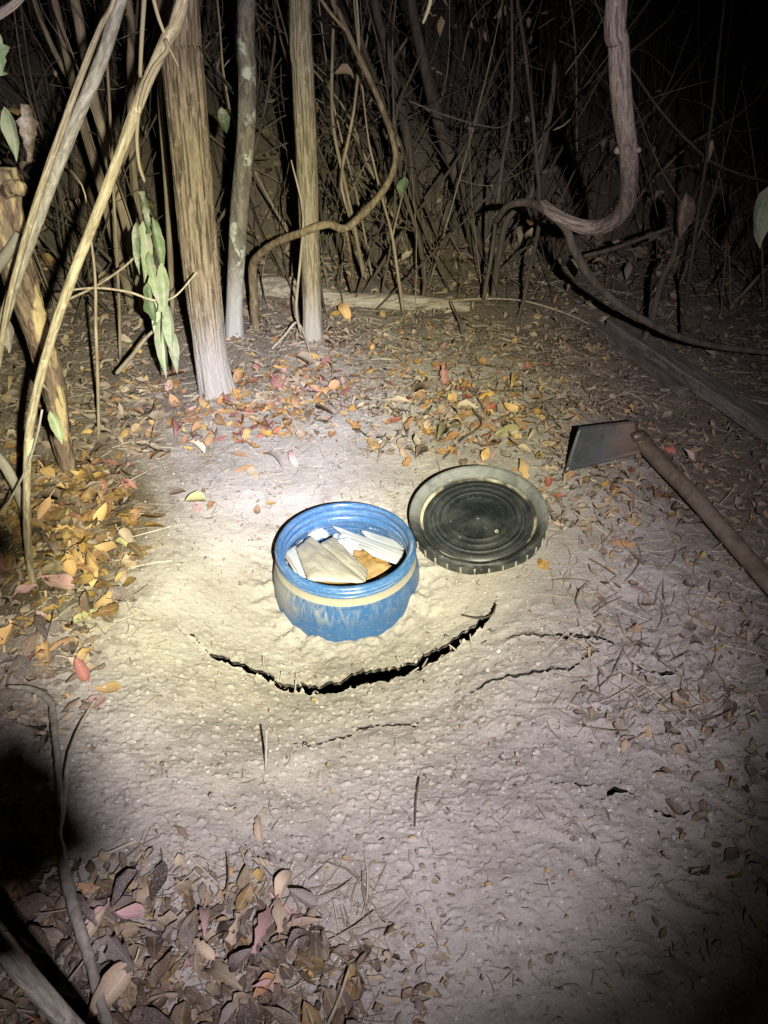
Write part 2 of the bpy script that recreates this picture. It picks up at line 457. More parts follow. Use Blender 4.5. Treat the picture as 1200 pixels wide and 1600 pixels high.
LEAF = {
    'yellow': leaf_material('yellow_leaf', (.50, .29, .05), (.42, .21, .03), (.20, .085, .02)),
    'orange': leaf_material('orange_leaf', (.44, .205, .05), (.33, .14, .04), (.15, .06, .025)),
    'red': leaf_material('red_leaf', (.38, .10, .07), (.27, .07, .055), (.13, .045, .035)),
    'pink': leaf_material('pink_leaf', (.50, .27, .26), (.42, .20, .20), (.30, .14, .12)),
    'brown': leaf_material('brown_leaf', (.19, .115, .065), (.13, .08, .05), (.07, .045, .03)),
    'tan': leaf_material('tan_leaf', (.42, .30, .19), (.34, .24, .15), (.20, .13, .08)),
    'grey': leaf_material('grey_leaf', (.25, .20, .18), (.18, .145, .135), (.11, .085, .08)),
    'purple': leaf_material('purple_leaf', (.14, .095, .088), (.10, .07, .068), (.06, .042, .04)),
    'olive': leaf_material('olive_leaf', (.33, .30, .09), (.26, .24, .09), (.15, .12, .05)),
    'green': leaf_material('green_leaf', (.10, .155, .055), (.075, .12, .05), (.20, .215, .14), .5, .45),
    'dusty': leaf_material('dusty_green_leaf', (.25, .285, .16), (.17, .23, .105), (.12, .18, .075), .7, .4),
}

def litter_material():
    m, n, l, b = mat('leaf_litter', .8, .2)
    geo = n.new('ShaderNodeNewGeometry')
    r = ramp(n, [(0, (.16, .125, .095)), (.18, (.24, .19, .145)), (.32, (.12, .09, .07)), (.46, (.30, .24, .175)), (.58, (.19, .14, .10)), (.72, (.38, .31, .225)), (.84, (.27, .185, .10)), (.90, (.23, .18, .165)), (.965, (.36, .24, .09))])
    l.new(geo.outputs['Random Per Island'], r.inputs[0])
    nz = noise(n, l, 60, 3, coords(n, l), .6)
    c = mix(n, l, r.outputs[0], (.07, .05, .035), math_(n, l, 'MULTIPLY', maprange(n, l, nz.outputs[0], .5, .7), .5))
    l.new(c, b.inputs['Base Color'])
    return m
M['litter'] = litter_material()
def straw_material():
    m, n, l, b = mat('straw', .8, .2)
    geo = n.new('ShaderNodeNewGeometry')
    r = ramp(n, [(0, (.16, .125, .09)), (.35, (.33, .28, .21)), (.55, (.09, .065, .048)), (.85, (.42, .365, .28))])
    l.new(geo.outputs['Random Per Island'], r.inputs[0]); l.new(r.outputs[0], b.inputs['Base Color'])
    return m
M['straw'] = straw_material()
def shoot_material():
    m, n, l, b = mat('dead_shoots', .85, .15)
    geo = n.new('ShaderNodeNewGeometry')
    r = ramp(n, [(0, (.10, .08, .06)), (.4, (.06, .048, .036)), (.75, (.16, .13, .10)), (.93, (.24, .20, .15))])
    l.new(geo.outputs['Random Per Island'], r.inputs[0]); l.new(r.outputs[0], b.inputs['Base Color'])
    return m
M['shoot'] = shoot_material()
def pebble_material():
    m, n, l, b = mat('pebbles', .9, .2)
    geo = n.new('ShaderNodeNewGeometry')
    r = ramp(n, [(0, (.26, .225, .185)), (.3, (.20, .17, .145)), (.5, (.32, .285, .255)), (.88, (.37, .335, .30)), (.99, (.48, .45, .41))])
    l.new(geo.outputs['Random Per Island'], r.inputs[0]); l.new(r.outputs[0], b.inputs['Base Color'])
    return m
M['pebble'] = pebble_material()

# ------------------------------------------------------------------ GROUND
def in_crack(x, y, m=.004):
    x = np.asarray(x, float); y = np.asarray(y, float)
    r = np.zeros(x.shape, bool)
    for i in range(len(CR)):
        a, b_, ok = crack_edges(i, x)
        r |= ok & (y > a - m) & (y < b_ + m)
    return r
def build_ground():
    ys = [0.30]
    while ys[-1] < 3.6: ys.append(ys[-1] + max(.0024, .0028 * ys[-1]))
    while ys[-1] < 60: ys.append(ys[-1] * 1.03)
    lo = [0.30]
    while lo[-1] > -6: lo.append(lo[-1] - max(.03, abs(lo[-1] - .3) * .25))
    ys = np.array(lo[:0:-1] + ys)
    fx = list(np.arange(-1.45, 1.75, .0043))
    a = fx[-1]
    while a < 45: a += max(.01, (a - 1.7) * .12 + .006); fx.append(a)
    a = fx[0]; pre = []
    while a > -45: a -= max(.01, (-a - 1.4) * .12 + .006); pre.append(a)
    xs = np.array(pre[::-1] + fx)
    X, Y = np.meshgrid(xs, ys)
    nx, ny = len(xs), len(ys)
    keep = np.ones((ny - 1, nx - 1), bool)
    # barrel stands in its own hole
    xc = .25 * (X[:-1, :-1] + X[1:, :-1] + X[:-1, 1:] + X[1:, 1:]); yc = .25 * (Y[:-1, :-1] + Y[1:, :-1] + Y[:-1, 1:] + Y[1:, 1:])
    keep &= np.hypot(xc - BX, yc - BY) > .160
    Z0 = H(X, Y)
    skirtV, skirtF = [], []
    X2, Y2 = X.copy(), Y.copy()
    holes = []
    for i in range(len(CR)):
        n_, f_, ok = crack_edges(i, xc[0]) if False else crack_edges(i, xc)
        inside = ok & (yc > n_) & (yc < f_)
        keep &= ~inside
        en, ef, okv = crack_edges(i, X)
        touch = np.zeros((ny, nx), bool)
        for dy in (0, 1):
            for dx in (0, 1):
                touch[dy:ny - 1 + dy, dx:nx - 1 + dx] |= inside
        near = np.abs(Y - en) < np.abs(Y - ef)
        gap = ef - en
        Y2 = np.where(touch & okv & near, np.clip(en, Y - .0026, Y + .0026), Y2)
        Y2 = np.where(touch & okv & ~near, np.clip(ef, Y - .0026, Y + .0026), Y2)
    Z = Z0
    verts = np.stack([X2, Y2, Z], -1).reshape(-1, 3)
    idx = np.arange(nx * ny).reshape(ny, nx)
    q = np.stack([idx[:-1, :-1], idx[:-1, 1:], idx[1:, 1:], idx[1:, :-1]], -1)[keep]
    # crumbly edge skirts give the crust its thickness, undercut away from the opening
    extra_v, extra_q = [], []
    base = len(verts)
    top = ~keep
    far_edges = []
    rr, cc = np.nonzero(top)
    rimsel = np.hypot(xc[rr, cc] - BX, yc[rr, cc] - BY) > .19
    cnt = {}
    def vid(a, dyv, dz):
        k = (a, dyv)
        if k not in cnt:
            cnt[k] = base + len(extra_v)
            p = verts[a]
            extra_v.append((p[0], p[1] + dyv, p[2] - dz))
        return cnt[k]
    for r_, c_ in zip(rr[rimsel], cc[rimsel]):
        if r_ + 1 < ny - 1 and keep[r_ + 1, c_]:            # far lip
            a, b_ = idx[r_ + 1, c_], idx[r_ + 1, c_ + 1]
            extra_q.append((a, b_, vid(b_, .003, .011), vid(a, .003, .011)))
            extra_q.append((vid(a, .003, .011), vid(b_, .003, .011), vid(b_, .05, .055), vid(a, .05, .055)))
        if r_ > 0 and keep[r_ - 1, c_]:                     # near lip
            a, b_ = idx[r_, c_], idx[r_, c_ + 1]
            extra_q.append((b_, a, vid(a, -.02, .06), vid(b_, -.02, .06)))
    verts = np.vstack([verts, np.array(extra_v)])
    q = np.vstack([q, np.array(extra_q)])
    me = bpy.data.meshes.new('ground')
    me.vertices.add(len(verts)); me.vertices.foreach_set('co', verts.astype(np.float32).ravel())
    me.loops.add(q.size); me.loops.foreach_set('vertex_index', q.astype(np.int32).ravel())
    me.polygons.add(len(q)); me.polygons.foreach_set('loop_start', np.arange(0, q.size, 4, dtype=np.int32))
    me.polygons.foreach_set('use_smooth', np.ones(len(q), bool))
    me.materials.append(M['soil'])
    me.update(calc_edges=True)
    me.validate()
    o = bpy.data.objects.new('ground', me)
    COL.objects.link(o)
    return tag(o, 'dry dusty soil of the clearing, cracked in an arc in front of the barrel', None, None, 'structure')
build_ground()

# ------------------------------------------------------------------ TREES with trunks
def px_r(p, half):      # half width in pixels at point p -> radius in metres
    return half * float(np.dot(p - EYE, FWD)) / F
def trunk_tree(name, label, pts, halves, material, ridges, sides, rows, limbs, flare=.35, ridge_amp=.06, seed=1):
    """pts: (px, py, Y) from the foot up; continues straight to about 5 m"""
    P = [at(*p) for p in pts]
    foot = P[0].copy(); foot[2] = H1(foot[0], foot[1])
    R = [px_r(p, h) for p, h in zip(P, halves)]
    d = P[-1] - P[-2]; d /= np.linalg.norm(d)
    Pn = [P[0] - np.array([0, 0, .12])] + P + [P[-1] + d * 1.2 + np.array([.05, 0, .1]), P[-1] + d * 3.6 + np.array([-.1, .1, .3])]
    Rn = [R[0] * 1.12] + R + [R[-1] * .85, R[-1] * .25]
    A = spline(np.column_stack([Pn, Rn]), rows)
    rr = random.Random(seed)
    def radial(th, t, p):
        x = np.cos(th) * ridges + p[2] * 1.6; y = np.sin(th) * ridges
        rid = np.abs(pnoise(x + 11 * seed, y + p[2] * 1.2, seed))
        bumpy = pnoise(np.cos(th) * 1.5 + seed, np.sin(th) * 1.5 + p[2] * 4, seed + 9)
        fl = flare * math.exp(-max(p[2] - foot[2], 0) / .07) * (1 + .5 * np.cos(th * 4 + seed) + .3 * np.cos(th * 7))
        return 1 + ridge_amp * (1 - 2.6 * rid) + .05 * bumpy + fl
    t = empty(name, foot)
    tag(t, label, 'tree', 'standing trunks behind the barrel')
    mb = MB(); mb.add(*tube(A[:, :3], A[:, 3], sides, radial)); tube_uv(mb.build('trunk', material, t), A, sides)
    for k in range(limbs):
        i = int(rows * (.55 + .4 * k / max(limbs, 1)))
        a = rr.uniform(0, 6.28)
        s = A[i, :3]
        e = s + np.array([math.cos(a) * .7, math.sin(a) * .7, .6])
        lb = MB(); lb.add(*tube(spline([s, s + (e - s) * .5 + np.array([0, 0, -.08]), e], 8), np.linspace(A[i, 3] * .5, .004, 8), 6)); lb.build('limb', material, t)
    return t
trunk_tree('tree', 'thickest trunk with long furrowed bark and a dust-whitened foot', [(341, 622, 2.30), (330, 560, 2.31), (316, 440, 2.33), (305, 330, 2.35), (294, 200, 2.38), (284, 90, 2.42), (277, -10, 2.46)],
           [25, 24, 27, 28, 30, 31, 32], M['trunk_bark'], 12, 128, 260, 3, .14, .06, 1)
trunk_tree('tree', 'slim grey-green trunk mottled with lichen, between the two furrowed trunks', [(366, 536, 2.74), (368, 440, 2.76), (374, 330, 2.78), (384, 220, 2.80), (386, 110, 2.83), (385, -10, 2.86)],
           [12, 12.5, 13.5, 14, 14, 14], M['lichen_bark'], 3, 40, 110, 2, .3, .02, 2)
trunk_tree('tree', 'straight olive-brown trunk crossed by the curling vine', [(489, 535, 2.72), (487, 460, 2.73), (483, 350, 2.75), (478, 230, 2.77), (473, 110, 2.80), (469, -10, 2.84)],
           [14, 14, 14.5, 16, 16.5, 17], M['pale_bark'], 5, 56, 160, 2, .2, .05, 3)

# ------------------------------------------------------------------ stems, poles and vines
def stem(name, label, cat, pts, halves, material, group=None, sides=8, rows=None, wob=.06, twigs=(), seed=0, ext=None, freq=.35):
    """pts (px,py,Y); the object's origin is its first point"""
    P = [at(*p) if p[2] > .3 else g(*p) for p in pts]
    R = [px_r(p, h) for p, h in zip(P, np.interp(np.linspace(0, 1, len(P)), np.linspace(0, 1, len(halves)), halves))]
    if ext is not None:
        P = P + [P[-1] + np.array(ext)]; R = R + [R[-1] * .8]
    rows = rows or max(10, 5 * len(P))
    A = spline(np.column_stack([P, R]), rows)
    def radial(th, t, p):
        return 1 + wob * pnoise(np.cos(th) + t * rows * freq + seed, np.sin(th) + seed * 3.1, 60 + seed) * 2
    mb = MB(); mb.add(*tube(A[:, :3], np.maximum(A[:, 3], .0006), sides, radial))
    o = mb.build(name, material, None, True, P[0])
    tube_uv(o, A, sides)
    tag(o, label, cat, group)
    for tw in twigs:
        Q = [at(*p) if p[2] > .3 else g(*p) for p in tw[0]]
        Rq = [px_r(q, h) for q, h in zip(Q, np.linspace(tw[1], tw[2], len(Q)))]
        B = spline(np.column_stack([Q, Rq]), 5 * len(Q))
        k = MB(); k.add(*tube(B[:, :3], np.maximum(B[:, 3], .0006), 6)); k.build('branch', material, o, True, P[0])
    return o, A

stem('leaning_pole', 'thick half of the pair of leaning pale poles that cross near the corner', 'pole', [(-130, 850, 1.50), (-40, 640, 1.52), (28, 430, 1.56), (100, 235, 1.6), (150, 115, 1.63), (190, -10, 1.66)], [7, 8, 9, 10, 11], M['grey_pole'], None, 12, 60, .05, seed=1, ext=(.25, .06, .5))
stem('leaning_pole', 'thin yellowish pole running close along the thicker leaning pole', 'pole', [(-10, 610, 1.46), (14, 470, 1.48), (48, 345, 1.50), (92, 215, 1.53), (130, 110, 1.56), (160, 35, 1.6), (185, -20, 1.62)], [4.5, 5, 5.5, 4.5, 4], M['pole_bark'], None, 10, 50, .06, seed=2, ext=(.15, .05, .3))
oB, _ = stem('leaning_pole', 'long yellow pole standing in the leaf heap and leaning across the furrowed trunk', 'pole', [(56, 930, 1.345), (45, 870, 1.36), (42, 780, 1.37), (48, 660, 1.40), (80, 530, 1.44), (118, 420, 1.48), (165, 300, 1.52), (215, 165, 1.57), (258, 65, 1.61), (288, -10, 1.64)],
     [5, 6, 6.5, 7.5, 8, 9, 10], M['pole_bark'], None, 12, 80, .06, seed=3, ext=(.16, .06, .4),
     twigs=[([(258, 62, 1.60), (262, 78, 1.59), (240, 106, 1.57), (222, 150, 1.56), (214, 205, 1.56), (217, 255, 1.56), (226, 284, 1.57)], 4, 2.6),
            ([(258, 60, 1.6), (268, 82, 1.59), (279, 104, 1.58)], 2.5, 1.0), ([(258, 55, 1.61), (247, 25, 1.61), (238, -10, 1.62)], 2.5, 3.5), ([(219, 120, 1.575), (221, 70, 1.57), (226, -10, 1.58)], 3, 4)])
# peeling stump
def stump():
    pts = [(112, 752, 1.80), (96, 690, 1.80), (84, 610, 1.80), (62, 530, 1.80), (36, 450, 1.80), (14, 370, 1.80), (2, 300, 1.80), (-6, 262, 1.80)]
    P = [at(*p) for p in pts]; R = [px_r(p, h) for p, h in zip(P, [12, 14, 17, 20, 23, 26, 28, 26])]
    P[0][2] = H1(P[0][0], P[0][1]) - .02
    t = empty('dead_trunk', (P[0][0], P[0][1], P[0][2]))
    tag(t, 'dead snag with flaking brown bark and bare yellow wood behind the leaning poles', 'dead tree')
    A = spline(np.column_stack([P, R]), 80)
    mb = MB(); mb.add(*tube(A[:, :3], A[:, 3], 32, lambda th, u, p: 1 + .16 * pnoise(np.cos(th) * 2, np.sin(th) * 2 + p[2] * 9, 3) + .12 * pnoise(np.cos(th) * 5, np.sin(th) * 5 + p[2] * 16, 4) + .06 * pnoise(np.cos(th) * 11, np.sin(th) * 11 + p[2] * 30, 6)))
    mb.build('trunk', M['peeled'], t)
    s = at(5, 300, 1.79)
    b = MB(); b.add(*tube(spline([s, at(22, 292, 1.77), at(36, 297, 1.76)], 8), np.linspace(.022, .015, 8), 8)); b.build('broken_limb', M['peeled'], t)
    b = MB(); b.add(*tube(spline([at(-30, 440, 1.74), at(5, 405, 1.74), at(30, 365, 1.75)], 8), np.linspace(.018, .010, 8), 8)); b.build('broken_limb', M['grey_pole'], t)
stump()
stem('leaning_stick', 'short forked grey stick leaning in the leaves beside the yellow pole', 'stick', [(40, 812, 1.52), (32, 780, 1.50), (12, 735, 1.48), (-25, 690, 1.46)], [5, 8, 8], M['root'], seed=5)
stem('near_pole', 'blurred pale grey pole close to the camera in the lower corner', 'pole', [(240, 1760, .36), (170, 1670, .305), (110, 1602, .302), (55, 1540, .315), (0, 1478, .335), (-120, 1330, .42)], [17, 16, 16, 15], M['grey_pole'], None, 16, 40, .04, seed=6)

# S-shaped vine that crosses the straight trunk
vine, _ = stem('vine', 'brown vine arching in front of the straight trunk and curling upward', 'vine',
     [(400, 520, 2.84), (397, 470, 2.84), (395, 425, 2.83), (400, 404, 2.80), (430, 380, 2.72), (475, 362, 2.655), (512, 350, 2.66), (540, 357, 2.68), (575, 326, 2.70), (604, 290, 2.72), (618, 248, 2.74), (610, 205, 2.75), (585, 140, 2.76), (556, 78, 2.78), (530, 20, 2.8), (515, -20, 2.82)],
     [7.5, 7, 6.5, 6, 6.5, 6, 6, 5, 4.5, 4.5, 4, 4], M['vine_bark'], None, 10, 100, .08, seed=7, ext=(-.08, .05, .4),
     twigs=[([(541, 48, 2.78), (518, 22, 2.78), (494, -12, 2.78)], 2.5, 3.0), ([(540, 357, 2.68), (547, 395, 2.74), (553, 456, 2.9)], 3, 2.5)])
big, _ = stem('liana', 'thick hanging liana stub that bends sharply at its knobbly foot', 'liana',
     [(846, 318, 2.32), (868, 336, 2.26), (900, 351, 2.22), (930, 355, 2.2), (957, 346, 2.14), (975, 326, 2.07), (982, 298, 1.98), (983, 255, 1.86), (977, 200, 1.78), (970, 140, 1.74), (966, 70, 1.72), (965, -20, 1.72)],
     [8, 10, 11.5, 12.5, 13, 14, 16, 16, 16.5], M['rough_bark'], None, 20, 160, .05, seed=8, freq=.07, ext=(-.02, .05, .6),
     twigs=[([(985, 237, 1.83), (994, 235, 1.81), (1000, 234, 1.80)], 5, 4), ([(978, 237, 1.83), (968, 236, 1.82), (963, 235, 1.81)], 6, 5)])
stem('vine', 'smooth vine that dips from the thicket and sweeps out past the grey board', 'vine',
     [(775, 345, 2.50), (795, 321, 2.40), (828, 317, 2.34), (858, 332, 2.28), (884, 356, 2.25), (897, 390, 2.24), (925, 436, 2.24), (965, 474, 2.25), (1005, 499, 2.26), (1050, 522, 2.26), (1100, 537, 2.25), (1150, 545, 2.22), (1260, 556, 2.16)],
     [4.5, 6, 7.5, 7, 6.5, 6, 5.5, 5, 5], M['dark_stem'], None, 10, 90, .07, seed=9)

TH = 'thin stems in the thicket behind the clearing'
def st(label, pts, halves, m='stem_bark', **k):
    return stem('sapling_stem', label, 'stem', pts, halves, M[m], TH, k.get('sides', 7), None, .06, k.get('twigs', ()), k.get('seed', len(label)), k.get('ext', (-.05, .05, .5)))
st('stout pale stem of the clump beside the hanging green leaves', [(234, 505, 3.02), (214, 420, 3.03), (192, 330, 3.05), (168, 240, 3.07), (146, 150, 3.1), (128, 60, 3.12), (112, -20, 3.15)], [9, 8.5, 8.5, 8, 8])
st('second stout stem of the clump, set just outside the first', [(212, 512, 3.1), (196, 440, 3.1), (172, 350, 3.1), (150, 265, 3.12), (128, 190, 3.14), (98, 60, 3.18), (80, -20, 3.2)], [7.5, 7, 6.5, 6])
st('forked stem rising close behind the thin upright of the clump', [(246, 470, 3.2), (228, 390, 3.2), (212, 310, 3.2), (206, 220, 3.2), (204, 110, 3.2), (198, -20, 3.2)], [7, 6.5, 6, 6], twigs=[([(206, 220, 3.2), (190, 260, 3.15), (176, 300, 3.1)], 4, 2)])
st('upright stem close against the shadow of the furrowed trunk', [(270, 492, 2.9), (266, 400, 2.9), (260, 290, 2.9), (250, 160, 2.92), (242, -20, 2.95)], [4, 5, 4, 4])
st('very thin straight yellow stem in front of the clump', [(188, 560, 2.6), (186, 470, 2.6), (180, 350, 2.62), (173, 200, 2.65), (165, 60, 2.7), (158, -20, 2.7)], [2.6, 2.4, 2.2])
st('thin upright stem rooted in bare soil beside the dead snag', [(155, 700, 2.02), (153, 600, 2.05), (150, 520, 2.08), (149, 440, 2.1), (143, 380, 2.12), (132, 300, 2.14)], [2.8, 2.6, 2.2, 1.2], ext=(-.03, .02, .05))
st('tan stem crossing at a slant under the leaning pole', [(205, 470, 3.3), (190, 380, 3.3), (165, 300, 3.3), (140, 215, 3.3), (120, 150, 3.35), (60, 20, 3.4)], [5, 5, 4.5, 4])
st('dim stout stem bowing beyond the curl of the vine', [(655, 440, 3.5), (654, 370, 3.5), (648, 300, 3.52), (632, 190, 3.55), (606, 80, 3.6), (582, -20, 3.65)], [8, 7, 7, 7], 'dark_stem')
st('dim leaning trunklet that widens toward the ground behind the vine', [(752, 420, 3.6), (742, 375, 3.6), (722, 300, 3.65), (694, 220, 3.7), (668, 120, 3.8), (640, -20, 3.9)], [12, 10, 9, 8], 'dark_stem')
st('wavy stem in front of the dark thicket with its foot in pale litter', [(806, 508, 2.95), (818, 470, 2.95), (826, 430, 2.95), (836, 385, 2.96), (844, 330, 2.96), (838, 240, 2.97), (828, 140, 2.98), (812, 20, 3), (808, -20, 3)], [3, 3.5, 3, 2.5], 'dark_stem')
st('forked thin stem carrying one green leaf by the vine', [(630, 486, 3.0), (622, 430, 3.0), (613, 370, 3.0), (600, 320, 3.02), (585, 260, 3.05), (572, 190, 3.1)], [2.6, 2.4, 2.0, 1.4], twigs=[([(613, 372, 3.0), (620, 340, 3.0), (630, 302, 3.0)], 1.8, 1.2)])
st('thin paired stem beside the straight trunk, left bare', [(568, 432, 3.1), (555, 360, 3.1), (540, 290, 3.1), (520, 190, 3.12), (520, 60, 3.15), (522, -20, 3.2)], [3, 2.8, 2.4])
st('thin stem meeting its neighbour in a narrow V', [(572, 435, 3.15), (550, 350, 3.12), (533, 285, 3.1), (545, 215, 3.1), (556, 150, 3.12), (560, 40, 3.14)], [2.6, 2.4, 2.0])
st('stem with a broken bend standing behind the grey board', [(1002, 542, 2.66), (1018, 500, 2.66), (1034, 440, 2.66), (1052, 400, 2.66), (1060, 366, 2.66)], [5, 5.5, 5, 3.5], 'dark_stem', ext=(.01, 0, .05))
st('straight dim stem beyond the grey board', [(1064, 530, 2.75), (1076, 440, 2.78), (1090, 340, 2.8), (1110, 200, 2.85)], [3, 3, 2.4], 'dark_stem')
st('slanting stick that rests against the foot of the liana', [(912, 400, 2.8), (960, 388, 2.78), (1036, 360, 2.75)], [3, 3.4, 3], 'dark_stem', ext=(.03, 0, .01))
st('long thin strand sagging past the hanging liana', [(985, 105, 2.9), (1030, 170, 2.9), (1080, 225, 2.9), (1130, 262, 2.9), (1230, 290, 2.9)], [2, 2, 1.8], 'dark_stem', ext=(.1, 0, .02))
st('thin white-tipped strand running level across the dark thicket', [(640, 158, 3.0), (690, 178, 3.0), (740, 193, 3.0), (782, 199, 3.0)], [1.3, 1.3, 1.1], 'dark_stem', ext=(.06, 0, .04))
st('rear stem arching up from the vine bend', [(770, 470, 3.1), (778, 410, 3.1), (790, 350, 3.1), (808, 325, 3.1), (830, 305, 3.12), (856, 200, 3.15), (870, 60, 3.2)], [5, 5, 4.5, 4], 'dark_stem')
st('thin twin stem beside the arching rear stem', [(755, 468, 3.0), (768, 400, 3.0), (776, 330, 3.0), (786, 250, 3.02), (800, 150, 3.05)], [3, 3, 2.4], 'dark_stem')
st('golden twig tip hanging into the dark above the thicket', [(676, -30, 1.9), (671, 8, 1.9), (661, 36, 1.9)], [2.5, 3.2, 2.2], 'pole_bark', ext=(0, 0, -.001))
st('rose-grey twig tip poking in at the upper corner', [(-40, 40, 1.2), (0, 22, 1.2), (34, -6, 1.2)], [7, 7, 6], 'rough_bark', ext=(.02, 0, .03))

# procedural thicket of individual stems
AREAS = [((90, 300), (2.9, 4.6), 34, 'by the stem clump'), ((390, 600), (3.0, 5.2), 34, 'behind the straight trunk'),
         ((590, 880), (3.1, 5.5), 46, 'in the dark tangle'), ((860, 1210), (3.2, 5.6), 18, 'beyond the grey plank')]
KINDS = [('straight', .0), ('bowed', .35), ('slanting', .12)]
cnt = 0
for (xa, xb), (ya, yb), num, where in AREAS:
    for i in range(num):
        Y = ya + (yb - ya) * (random.random() ** 1.3)
        px = random.uniform(xa, xb)
        if (395 < px < 470 or 300 < px < 365) and Y < 4.6: Y = random.uniform(4.4, 5.2)
        X = (px - 600) / F * (Y * math.cos(PITCH) + CAM_H * math.sin(PITCH))
        z0 = H1(X, Y)
        hgt = random.uniform(.9, 2.2)
        kind = KINDS[random.randrange(3)]
        lean = np.array([random.gauss(0, .22), random.gauss(0, .12), 1.0])
        if kind[0] == 'slanting': lean[0] = random.choice((-1, 1)) * random.uniform(.35, .9)
        lean /= np.linalg.norm(lean)
        b = np.array([X, Y, z0 - .02])
        bow = np.array([random.choice((-1, 1)), random.uniform(-.4, .4), 0]) * hgt * kind[1] * random.uniform(.3, .8)
        pts = [b]
        for s in (.25, .5, .75, 1.0):
            pts.append(b + lean * hgt * s + bow * math.sin(s * math.pi * .8) + RNG.normal(0, .036, 3))
        r0 = random.choice((.003, .004, .005, .006, .009))
        A = spline(np.column_stack([pts, np.linspace(r0, r0 * .4, 5)]), 16)
        mb = MB(); mb.add(*tube(A[:, :3], A[:, 3], 6))
        for k in range(random.randrange(2, 6)):
            j = random.randrange(4, 14)
            s = A[j, :3]; a = random.uniform(0, 6.28); ln = random.uniform(.15, .5)
            e = s + np.array([math.cos(a) * ln * .8, math.sin(a) * ln * .5, ln * random.uniform(.1, .8)])
            mb.add(*tube(spline([s, (s + e) / 2 + RNG.normal(0, .03, 3), e], 6), np.linspace(A[j, 3] * .6, .001, 6), 5))
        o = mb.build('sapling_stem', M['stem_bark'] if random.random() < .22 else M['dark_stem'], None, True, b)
        thick = 'stouter' if r0 > .0065 else 'thin'
        lw = 'leaning one way toward the liana' if lean[0] > .12 else 'leaning toward the furrowed trunk' if lean[0] < -.12 else 'upright'
        dp = 'front' if Y < ya + (yb - ya) * .25 else 'hindmost' if Y > ya + (yb - ya) * .6 else 'inner'
        hw = 'tall' if hgt > 1.6 else 'short' if hgt < 1.25 else 'waist-high'
        tag(o, f'{hw} {thick} {kind[0]} {dp} stem, {lw.replace(" one way", "")}, {where}', 'stem', f'thicket stems {where}')
        cnt += 1

# fine tangle of the thicket: nobody could count it
def tangle():
    mb = MB()
    for i in range(900):
        Y = random.uniform(2.9, 7.5)
        px = random.uniform(-60, 1260)
        if Y < 3.4 and 380 < px < 760 and random.random() < .6: continue
        if Y < 4.3 and (395 < px < 470 or 300 < px < 365) and random.random() < .8: continue
        X = (px - 600) / F * (Y * .8 + .75)
        z = H1(X, Y) + (random.random() ** 1.6) * 1.5
        if px > 860 and (z > .55 or random.random() < .4): continue
        ln = random.uniform(.2, .8)
        a = random.uniform(0, 6.28); el = random.gauss(.5, .6)
        d = np.array([math.cos(a) * math.cos(el), .5 * math.sin(a) * math.cos(el), math.sin(el)]) * ln
        s = np.array([X, Y, max(z, H1(X, Y))])
        A = spline([s, s + d * .5 + RNG.normal(0, .05, 3), s + d], 6)
        mb.add(*tube(A, np.linspace(random.uniform(.0012, .0035), .0007, 6), 4, None, False))
    # fine shoots rising off the ground
    for i in range(900):
        Y = random.uniform(3.0, 9); px = random.uniform(-60, 1260)
        X = (px - 600) / F * (Y * .8 + .75)
        s = np.array([X, Y, H1(X, Y)]); ln = random.uniform(.15, .9)
        d = np.array([random.gauss(0, .3), random.gauss(0, .2), 1]) * ln
        A = spline([s, s + d * .5 + RNG.normal(0, .03, 3), s + d], 5)
        mb.add(*tube(A, np.linspace(random.uniform(.0015, .004), .0008, 5), 4, None, False))
    o = mb.build('undergrowth', M['shoot'])
    tag(o, 'tangle of dry shoots and twigs filling the thicket', None, None, 'stuff')
tangle()

# ------------------------------------------------------------------ leaves
def leaf_verts(L_, W_, nl=9, nc=3, tip=1.0, fold=.15, curl=.2, wave=.0, seed=0, petiole=True):
    """leaf along +y from its base at the origin's back; returns verts, faces, uvs"""
    V, Fc, UV = [], [], []
    rr = random.Random(seed)
    ph = rr.uniform(0, 6.28); skew = rr.uniform(-1, 1); torn = rr.choice((0, .08, .2, .5))
    for i in range(nl + 1):
        t = i / nl
        w = W_ * .5 * (math.sin(math.pi * min(1, max(0, t)) ** (.75)) ** (.72 if tip < 1 else .95)) * (1 - .15 * t)
        w *= 1 - torn * rr.random()
        if i == 0 or i == nl: w = (.02 + .3 * (torn > .2) * rr.random()) * W_
        for j in range(nc):
            u = j / (nc - 1) * 2 - 1
            x = u * w
            y = (t - .5) * L_
            z = fold * abs(u) ** 1.3 * w * 2 * (1 + .5 * skew * u) + curl * L_ * ((t - .5) ** 2) * 2 * (1 + skew * (t - .5)) + wave * W_ * (math.sin(t * 9 + ph) * abs(u) * .5 + .35 * math.sin(t * 5 + u * 3 + ph * 2))
            x += skew * .10 * L_ * (t - .5) ** 2 + (.05 * w * math.sin(t * 17 + ph * 3 + u) if 0 < i < nl else 0)
            V.append((x, y, z)); UV.append((j / (nc - 1), t))
    for i in range(nl):
        for j in range(nc - 1):
            a = i * nc + j
            Fc.append((a, a + 1, a + nc + 1, a + nc))
    if petiole:
        b = len(V); pw = .012 * L_ + .0006
        z0 = V[nc // 2][2]
        for k, t in enumerate((0, .5, 1)):
            for s in (-1, 1):
                V.append((s * pw + .08 * L_ * t * t * math.cos(ph), -.5 * L_ - .26 * L_ * t, z0 + .10 * L_ * t)); UV.append((.5, .0))
        Fc += [(b, b + 1, b + 3, b + 2), (b + 2, b + 3, b + 5, b + 4)]
    return V, Fc, UV
